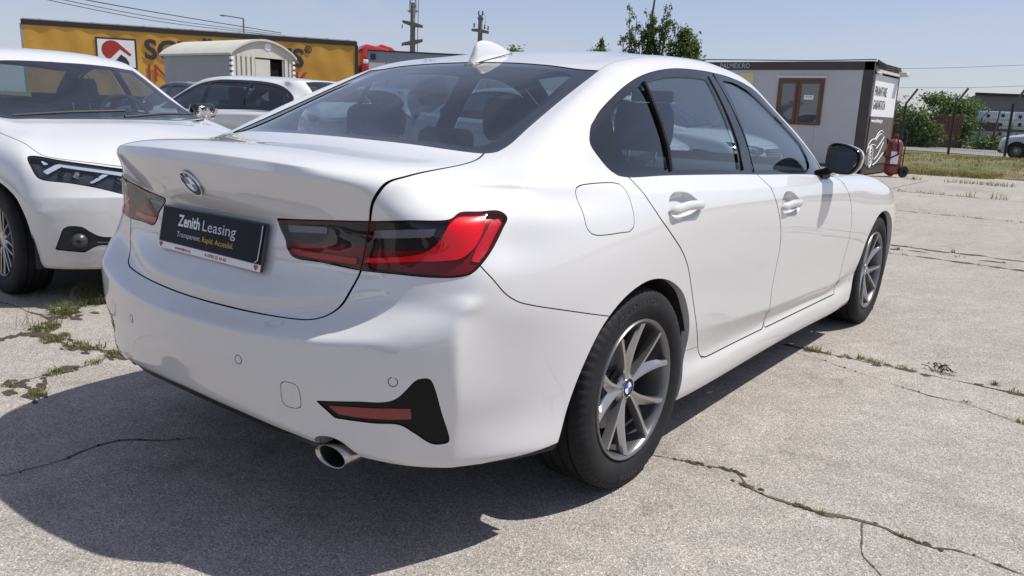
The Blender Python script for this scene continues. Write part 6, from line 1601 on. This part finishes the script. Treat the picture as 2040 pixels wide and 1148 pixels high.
def build_trailer():
    A = Vector((-33.01, 11.21, 0)); B = Vector((-26.55, 22.57, 0)); L = (B-A).length; ang = math.atan2(B.y-A.y, B.x-A.x)
    root = empty('lorry_trailer', tuple(A), ang, 'ochre yellow curtain-side lorry trailer with black lettering behind the hut', 'trailer')
    def bx(n, m, c, d, par=root, bev=0): return MB().box(c, d).build(n, M[m], par, bevel=bev)
    # local x along the trailer, visible side at y=0 facing -y
    mb = MB(); nx = 120; V = []; F = []
    for i in range(nx+1):
        x = L*i/nx
        for j in range(9):
            z = 1.15+(3.72-1.15)*j/8; V.append((x, .012*math.sin(x*7.3)*math.sin(j*.7)+.010*math.sin(x*2.1+j), z))
    for i in range(nx):
        for j in range(8): F.append((i*9+j, (i+1)*9+j, (i+1)*9+j+1, i*9+j+1))
    mb.add(V, F); tp = mb.build('curtain', M['yellow_tarp'], root, smooth=True)
    bx('body', 'yellow_tarp', (L/2, 1.27, 2.44), (L-.04, 2.42, 2.5)); bx('roof_band', 'black_band', (L/2, 1.23, 3.82), (L+.06, 2.52, .20)); bx('roof', 'hut_cream', (L/2, 1.25, 3.945), (L, 2.3, .05))
    bx('rear_frame', 'hut_grey', (-.03, 1.25, 2.45), (.10, 2.5, 2.6)); bx('chassis', 'black_band', (L/2, 1.25, 1.0), (L, 1.2, .28)); bx('front_frame', 'black_band', (L+.0, .01, 2.5), (.14, .06, 2.5))
    for x in (2.0, 3.3, 4.6):
        for y in (.2, 2.3):
            w = MB(); w.lathe([(-.16, .2), (-.16, .45), (-.1, .5), (.1, .5), (.16, .45), (.16, .2)], n=24, axis='y', org=(x, y, .5)); w.build('wheel', M['rubber'], root, smooth=True)
    hk = MB()
    for i in range(14): hk.box((.6+i*.93, -.005, 3.945), (.12, .05, .05))
    tag(hk.build('roof_hook', M['hut_grey'], root), kind='stuff')
    lg = bx('logo_panel', 'sign_text', (3.265, -.018, 2.82), (1.50, .012, 1.20)); bx('logo_field', 'sign_white', (3.265, -.026, 2.82), (1.36, .012, 1.06), root)
    def flat(n, m, pts, y): 
        mm = MB(); mm.add([(a, y, b) for a, b in pts], [tuple(range(len(pts)))]); mm.build(n, M[m], root)
    rc = [(3.10+.38*math.cos(a), 2.94+.38*math.sin(a)) for a in np.linspace(rad(55), rad(235), 16)]
    flat('logo_mark', 'tarp_red', rc+[(2.95, 2.60), (3.05, 2.62), (3.40, 2.98), (3.75, 2.72), (3.82, 2.80)], -.034)
    flat('logo_mark', 'sign_text', [(3.10, 2.38), (3.42, 2.78), (3.60, 2.66), (3.70, 2.50), (3.72, 2.30), (3.10, 2.30)], -.034)
    txt_on('SCHÖNHAUS', 1.08, 'sign_text', 'trailer_lettering', root, (4.30, -.026, 2.68), (1, 0, 0), fit=6.42, bold=.035, extr=.003)
    txt_on('®', .42, 'sign_text', 'trailer_lettering', root, (10.76, -.026, 3.28), (1, 0, 0), bold=.008, extr=.003)
    txt_on('IN', .98, 'tarp_red', 'trailer_lettering', root, (4.32, -.026, 1.78), (1, 0, 0), fit=.85, extr=.003); txt_on('K', .98, 'tarp_red', 'trailer_lettering', root, (10.3, -.026, 1.78), (1, 0, 0), extr=.003)
    # tractor unit
    root = empty('lorry_cab', tuple(A), ang, 'red lorry cab coupled in front of the yellow trailer', 'lorry')
    mb = MB(); mb.prism([(L+.25, .9), (L+.25, 3.55), (L+.45, 3.86), (L+1.3, 3.72), (L+2.15, 3.45), (L+2.45, 2.6), (L+2.55, .7), (L+.25, .7)], .05, 2.45, 'y'); cb = mb.build('cab', M['truck_red'], root, bevel=.08)
    mb = MB(); mb.prism([(L+1.15, 3.74), (L+1.25, 3.92), (L+1.75, 3.80), (L+2.1, 3.52)], .5, 2.0, 'y'); mb.build('roof_light_bar', M['truck_red'], root, bevel=.05)
    mb = MB(); mb.box((L+1.6, .045, 2.5), (.9, .02, .7)); mb.build('cab_window', M['win_glass'], root)
    mb = MB(); mb.tube([(L+.4, .0, 3.3), (L+.7, -.03, 3.0), (L+.55, -.02, 2.2)], .03, 6); mb.tube([(L+2.2, -.05, 3.2), (L+2.25, -.2, 2.9), (L+2.2, -.2, 2.4)], .06, 6); mb.build('cab_mirror', M['cable'], root, smooth=True)
    for x in (.0, 1.9):
        for y in (.2, 2.3):
            w = MB(); w.lathe([(-.16, .2), (-.16, .45), (-.1, .5), (.1, .5), (.16, .45), (.16, .2)], n=24, axis='y', org=(L+x, y, .5)); w.build('wheel', M['rubber'], root, smooth=True)
def build_hut():
    root = empty('workers_hut', (-17.7, 10.55, 0), 0, 'pale wheeled workers hut with curved roof and open door', 'hut')
    x0, x1, y0, y1, ze = -1.65, 1.62, -1.08, .78, 2.30
    def bx(n, m, c, d, par=root, bev=0): return MB().box(c, d).build(n, M[m], par, bevel=bev)
    bx('side_wall', 'hut_grey', (0, y0+.03, 1.45), (3.2, .06, 1.7)); bx('side_wall', 'hut_grey', (0, y1-.03, 1.45), (3.2, .06, 1.7)); bx('end_wall', 'hut_cream', (x0+.03, -.15, 1.45), (.06, 1.8, 1.7)); bx('floor', 'black_band', (0, -.15, .55), (3.25, 1.83, .14))
    # front end: ribbed sheet left and right of the door
    for k in range(5): bx('sheet_rib', 'hut_cream', (x1-.02, y0+.07+.14*k, 1.45), (.05, .09, 1.7))
    for k in range(2): bx('sheet_rib', 'hut_cream', (x1-.02, y1-.09-.14*k, 1.45), (.05, .09, 1.7))
    bx('end_sheet', 'hut_cream', (x1-.05, y0+.36, 1.45), (.04, .72, 1.7)); bx('end_sheet', 'hut_cream', (x1-.05, y1-.16, 1.45), (.04, .32, 1.7))
    bx('door', 'hut_cream', (x1-.03, -.16, 1.40), (.04, .44, 1.6)); bx('doorway', 'gap', (x1-.12, .26, 1.38), (.02, .48, 1.56))
    n = 20; V = []; F = []
    arc = [(y0-.06+(y1-y0+.12)*i/n, ze+.40*math.sin(math.pi*i/n)**.8) for i in range(n+1)]
    for x in (x0-.08, x1+.08):
        for (y, z) in arc: V.append((x, y, z))
    for x in (x0-.08, x1+.08):
        for (y, z) in arc: V.append((x, y, z-.05))
    m = n+1
    for i in range(n): F += [(i, i+1, m+i+1, m+i), (2*m+i, 3*m+i, 3*m+i+1, 2*m+i+1)]
    for o in (0, m): F += [(o+i, 2*m+o+i, 2*m+o+i+1, o+i+1) for i in range(n)]
    F += [(0, m, 3*m, 2*m), (n, 2*m+n, 3*m+n, m+n)]
    mb = MB(); mb.add(V, F); mb.build('curved_roof', M['hut_cream'], root, smooth=True, sharp=40)
    for x in (x0+.04, x1-.02):
        mb = MB(); mb.prism([(y, z-.05) for y, z in arc]+[(y1-.02, 2.24), (y0+.02, 2.24)], x-.02, x+.02, 'x'); mb.build('gable', M['hut_cream'], root)
    mb = MB(); mb.lathe([(.0, 0), (.012, .09), (.0, .11)], n=18, org=(x1+.005, 0, 2.52)); mb.build('vent', M['sign_white'], root, smooth=True)
    for y in (y0+.01, y1-.01):
        mb = MB()
        for k in range(12): mb.box((x1+.0, y, .75+.13*k), (.09, .07, .07))
        tag(mb.build('corner_trim', M['sign_white'], root), kind='stuff')
    for x in (-1.0, 1.0):
        for y in (-.85, .55):
            w = MB(); w.lathe([(-.08, .1), (-.08, .26), (.08, .26), (.08, .1)], n=20, axis='y', org=(x, y, .27)); w.build('wheel', M['rubber'], root, smooth=True)
def build_box_truck():
    root = empty('box_body', (-16.74, 18.26, 0), rad(-41.6), 'white box body with grey roof rail behind the saloon roof', 'box body')
    def bx(n, m, c, d, par=root, bev=0): return MB().box(c, d).build(n, M[m], par, bevel=bev)
    bx('side_wall', 'box_white', (0, 0, 1.5), (2.3, 5.5, 2.0)); bx('roof_rail', 'rail_grey', (0, 0, 2.66), (2.36, 5.56, .34)); bx('roof_edge', 'black_band', (0, 0, 2.85), (2.4, 5.6, .045)); bx('base', 'black_band', (0, 0, .4), (1.9, 5.2, .3))
    for y in np.arange(-2.2, 2.6, 1.1): bx('panel_joint', 'rail_grey', (1.156, y, 1.55), (.012, .03, 1.9))
    bx('corner_lamp', 'insul', (1.19, -2.62, 2.66), (.06, .16, .18)); bx('corner_bracket', 'sign_white', (1.2, -2.85, 2.5), (.12, .16, .12), bev=.02)
    for y in (-1.8, 1.8):
        w = MB(); w.lathe([(-.12, .2), (-.12, .38), (.12, .38), (.12, .2)], n=20, org=(.9, y, .38)); w.build('wheel', M['rubber'], root, smooth=True)
def build_poles():
    # pole with lattice extension and two crossarms
    root = empty('utility_pole', (-31.8, 31.3, 0), rad(35), 'concrete utility pole with two crossarms and lattice mast above', 'utility pole', 'utility poles')
    mb = MB(); mb.tube([(0, 0, 0), (0, 0, 6.9)], [.20, .13], 10); mb.build('shaft', M['pole'], root, smooth=True)
    for z, t in ((5.75, .12), (4.75, -.12)):
        mb = MB(); mb.prism([(-.58, z-.07+t), (-.58, z+.07+t), (0, z+.10), (.58, z+.07-t), (.58, z-.07-t), (0, z-.16)], -.12, .12, 'y'); mb.build('crossarm', M['pole'], root)
        mb = MB(); mb.tube([(-.6, 0, z-.05), (-.62, 0, z-.25)], .03, 6); mb.build('insulator', M['insul'], root, smooth=True)
    mb = MB(); mb.box((0, 0, 6.45), (.6, .1, .06))
    for a in range(4):
        c = Vector((.16*(1 if a in (0, 1) else -1), .16*(1 if a in (1, 2) else -1), 0)); mb.tube([(c.x, c.y, 6.3), (c.x*.8, c.y*.8, 10)], .02, 5)
    for k in range(12):
        z = 6.6+k*.28; s = (-1)**k; mb.tube([(.15*s, -.15, z), (-.15*s, -.15, z+.28)], .012, 4); mb.tube([(.15, .15*s, z), (.15, -.15*s, z+.28)], .012, 4)
    mb.build('lattice_mast', M['pole'], root)
    mb = MB(); mb.tube([(.26, .1, 2), (.27, .1, 5.2), (.32, .1, 7.5), (.3, .1, 9.5)], .018, 5); mb.build('cable', M['cable'], root)
    root = empty('utility_pole', (-32.2, 37.7, 0), rad(35), 'concrete utility pole with one crossarm and insulators behind the roof aerial', 'utility pole', 'utility poles')
    mb = MB(); mb.tube([(0, 0, 0), (0, 0, 6.95)], [.20, .14], 10); mb.box((0, 0, 6.75), (.36, .3, .12)); mb.build('shaft', M['pole'], root, smooth=True, sharp=40)
    mb = MB(); mb.prism([(-.55, 5.98), (-.55, 6.12), (0, 6.12), (.55, 6.0), (.55, 5.84), (0, 5.92)], -.12, .12, 'y'); mb.build('crossarm', M['pole'], root)
    for x, z in ((-.12, 6.95), (.12, 6.95), (-.4, 6.2), (.28, 6.12), (.5, 6.06)):
        mb = MB(); mb.lathe([(0, .03), (.08, .06), (.14, .03), (.20, .055), (.27, .02)], n=10, axis='z', org=(x, 0, z)); mb.build('insulator', M['insul'], root, smooth=True)
    mb = MB(); mb.tube([(.14, 0, 7.15), (.32, 0, 6.9), (.3, 0, 6.3)], .01, 5); mb.build('cable', M['cable'], root)
    root = empty('street_lamp', (-53.3, 34.5, 0), 0, 'thin street lamp with a single arm far behind the trailer', 'street lamp')
    mb = MB(); mb.tube([(0, 0, 0), (0, 0, 7.2)], [.11, .07], 8); mb.build('post', M['rail_grey'], root, smooth=True)
    mb = MB(); mb.tube([(0, 0, 7.2), (-1.05, -.75, 7.35)], .05, 6); mb.box((-1.25, -.9, 7.36), (.45, .3, .09)); mb.build('lamp_arm', M['rail_grey'], root)
    for k, (pts, r0, lab) in enumerate((WIRES)):
        C = crv(pts, step=1.5); mb = MB(); mb.tube([tuple(q) for q in C], r0, 5); o = mb.build('overhead_wire', M['cable'], None, smooth=True); tag(o, lab, 'wire', 'overhead wires')
WIRES = [([(-48.63, 17.22, 6.47), (-51.34, 22.86, 6.33), (-53.96, 28.61, 6.32), (-56.15, 39.94, 6.49)], .022, 'lowest of three overhead wires sloping down behind the trailer'),
         ([(-48.18, 17.56, 6.55), (-51.1, 23.06, 6.5), (-53.7, 28.85, 6.5), (-56.16, 39.95, 6.6)], .022, 'middle of three overhead wires sloping down behind the trailer'),
         ([(-47.4, 18.16, 6.6), (-50.11, 23.87, 6.62), (-52.6, 29.76, 6.68), (-56.19, 39.97, 6.74)], .03, 'topmost of three overhead wires sloping down behind the trailer'),
         ([(-29.46, 131.54, 9.48), (-22.26, 137.26, 9.98), (-11.51, 145.9, 11.02)], .03, 'faint upper power line above the fence'),
         ([(-36.73, 164.41, 8.0), (-25, 173.5, 8.6), (-14.22, 182.29, 9.55)], .035, 'faint lower power line above the warehouse')]
# ------------------------------------------------------------------ assemble: setting first, then the things
build_ground()
build_container()
build_hut()
build_box_truck()
build_trailer()
build_fence()
build_trees()
build_poles()
build_yard_stock()
root, lid_o, bum_o, roof_o = build_bmw()
bmw_details(root, lid_o, bum_o, roof_o)
lroot, lwheel = build_logan()
simple_car(wagon_surface, (-7.02, 4.75), rad(100), M['paint2'], 'white estate car with dark side windows behind the compact saloon', 'cars parked in the yard', lwheel, rear_dlo=True)
dark = simple_car(logan_surface, (-12.2, 6.9), rad(92), M['paint4'], 'dark blue car whose roof shows between the white cars', 'cars parked in the yard', lwheel)
hat = simple_car(wagon_surface, (-8.6, 8.3), rad(95), M['paint3'], 'silver hatchback with raised tailgate behind the white estate car', 'cars parked in the yard', lwheel, rear_dlo=True)
def tailgate(par):
    mb = MB(); n = 9; V = []; F = []
    for i in range(n):
        for j in range(7):
            u, v = i/(n-1)-.5, j/6; V.append((u*1.12*(1-.12*v), -.45-.78*v, 1.47+.34*v-.55*(v-.5)**2*0+.10*math.sin(math.pi*v)-.06*(2*u)**2))
    for i in range(n-1):
        for j in range(6): F.append((i*7+j, (i+1)*7+j, (i+1)*7+j+1, i*7+j+1))
    m = len(V); V2 = V+[(a, b, c-.05) for a, b, c in V]; F2 = F+[tuple(k+m for k in reversed(f)) for f in F]
    edge = [i*7 for i in range(n)]+[(n-1)*7+j for j in range(1, 7)]+[i*7+6 for i in range(n-2, -1, -1)]+[j for j in range(5, 0, -1)]
    for a, b in zip(edge, edge[1:]+edge[:1]): F2.append((a, b, b+m, a+m))
    mb.add(V2, F2); o = mb.build('tailgate', M['paint3'], par, smooth=True, sharp=50)
    for s in (-1, 1):
        t = MB(); t.box((s*.42, -1.20, 1.80), (.20, .10, .05)); t.build('tail_lamp', M['lamp_red'], par, bevel=.01)
tailgate(hat)
for (x, y, a, lab) in ((-6.0, 7.3, 269, 'white saloon seen through the rear side window of the foreground car'), (-5.8, 10.1, 268, 'white saloon seen through the front side window of the foreground car')):
    c = copy_tree(lroot); c.location = (x, y, 0); c.rotation_euler = (0, 0, rad(a)); c['label'] = lab
simple_car(logan_surface, (0.93, 36.0), rad(84), M['paint3'], 'silver car at the right edge of the picture beyond the fence', 'cars beyond the fence', lwheel)
for (src, x, y, a, lab) in ((lroot, -1.6, -7.6, 4, 'unseen white saloon added behind the camera for reflections, left of the dark one'), (dark, 1.5, -7.9, 3, 'unseen dark blue saloon added behind the camera for reflections'), (lroot, 4.5, -7.7, 5, 'unseen white saloon added behind the camera for reflections, right of the dark one')):
    c = copy_tree(src); c.location = (x, y, 0); c.rotation_euler = (0, 0, rad(a)); c['label'] = lab; c['group'] = 'unseen cars added for reflections'  # unseen cars, added so that paint and lamps have something to reflect
build_extinguisher()
build_grass()
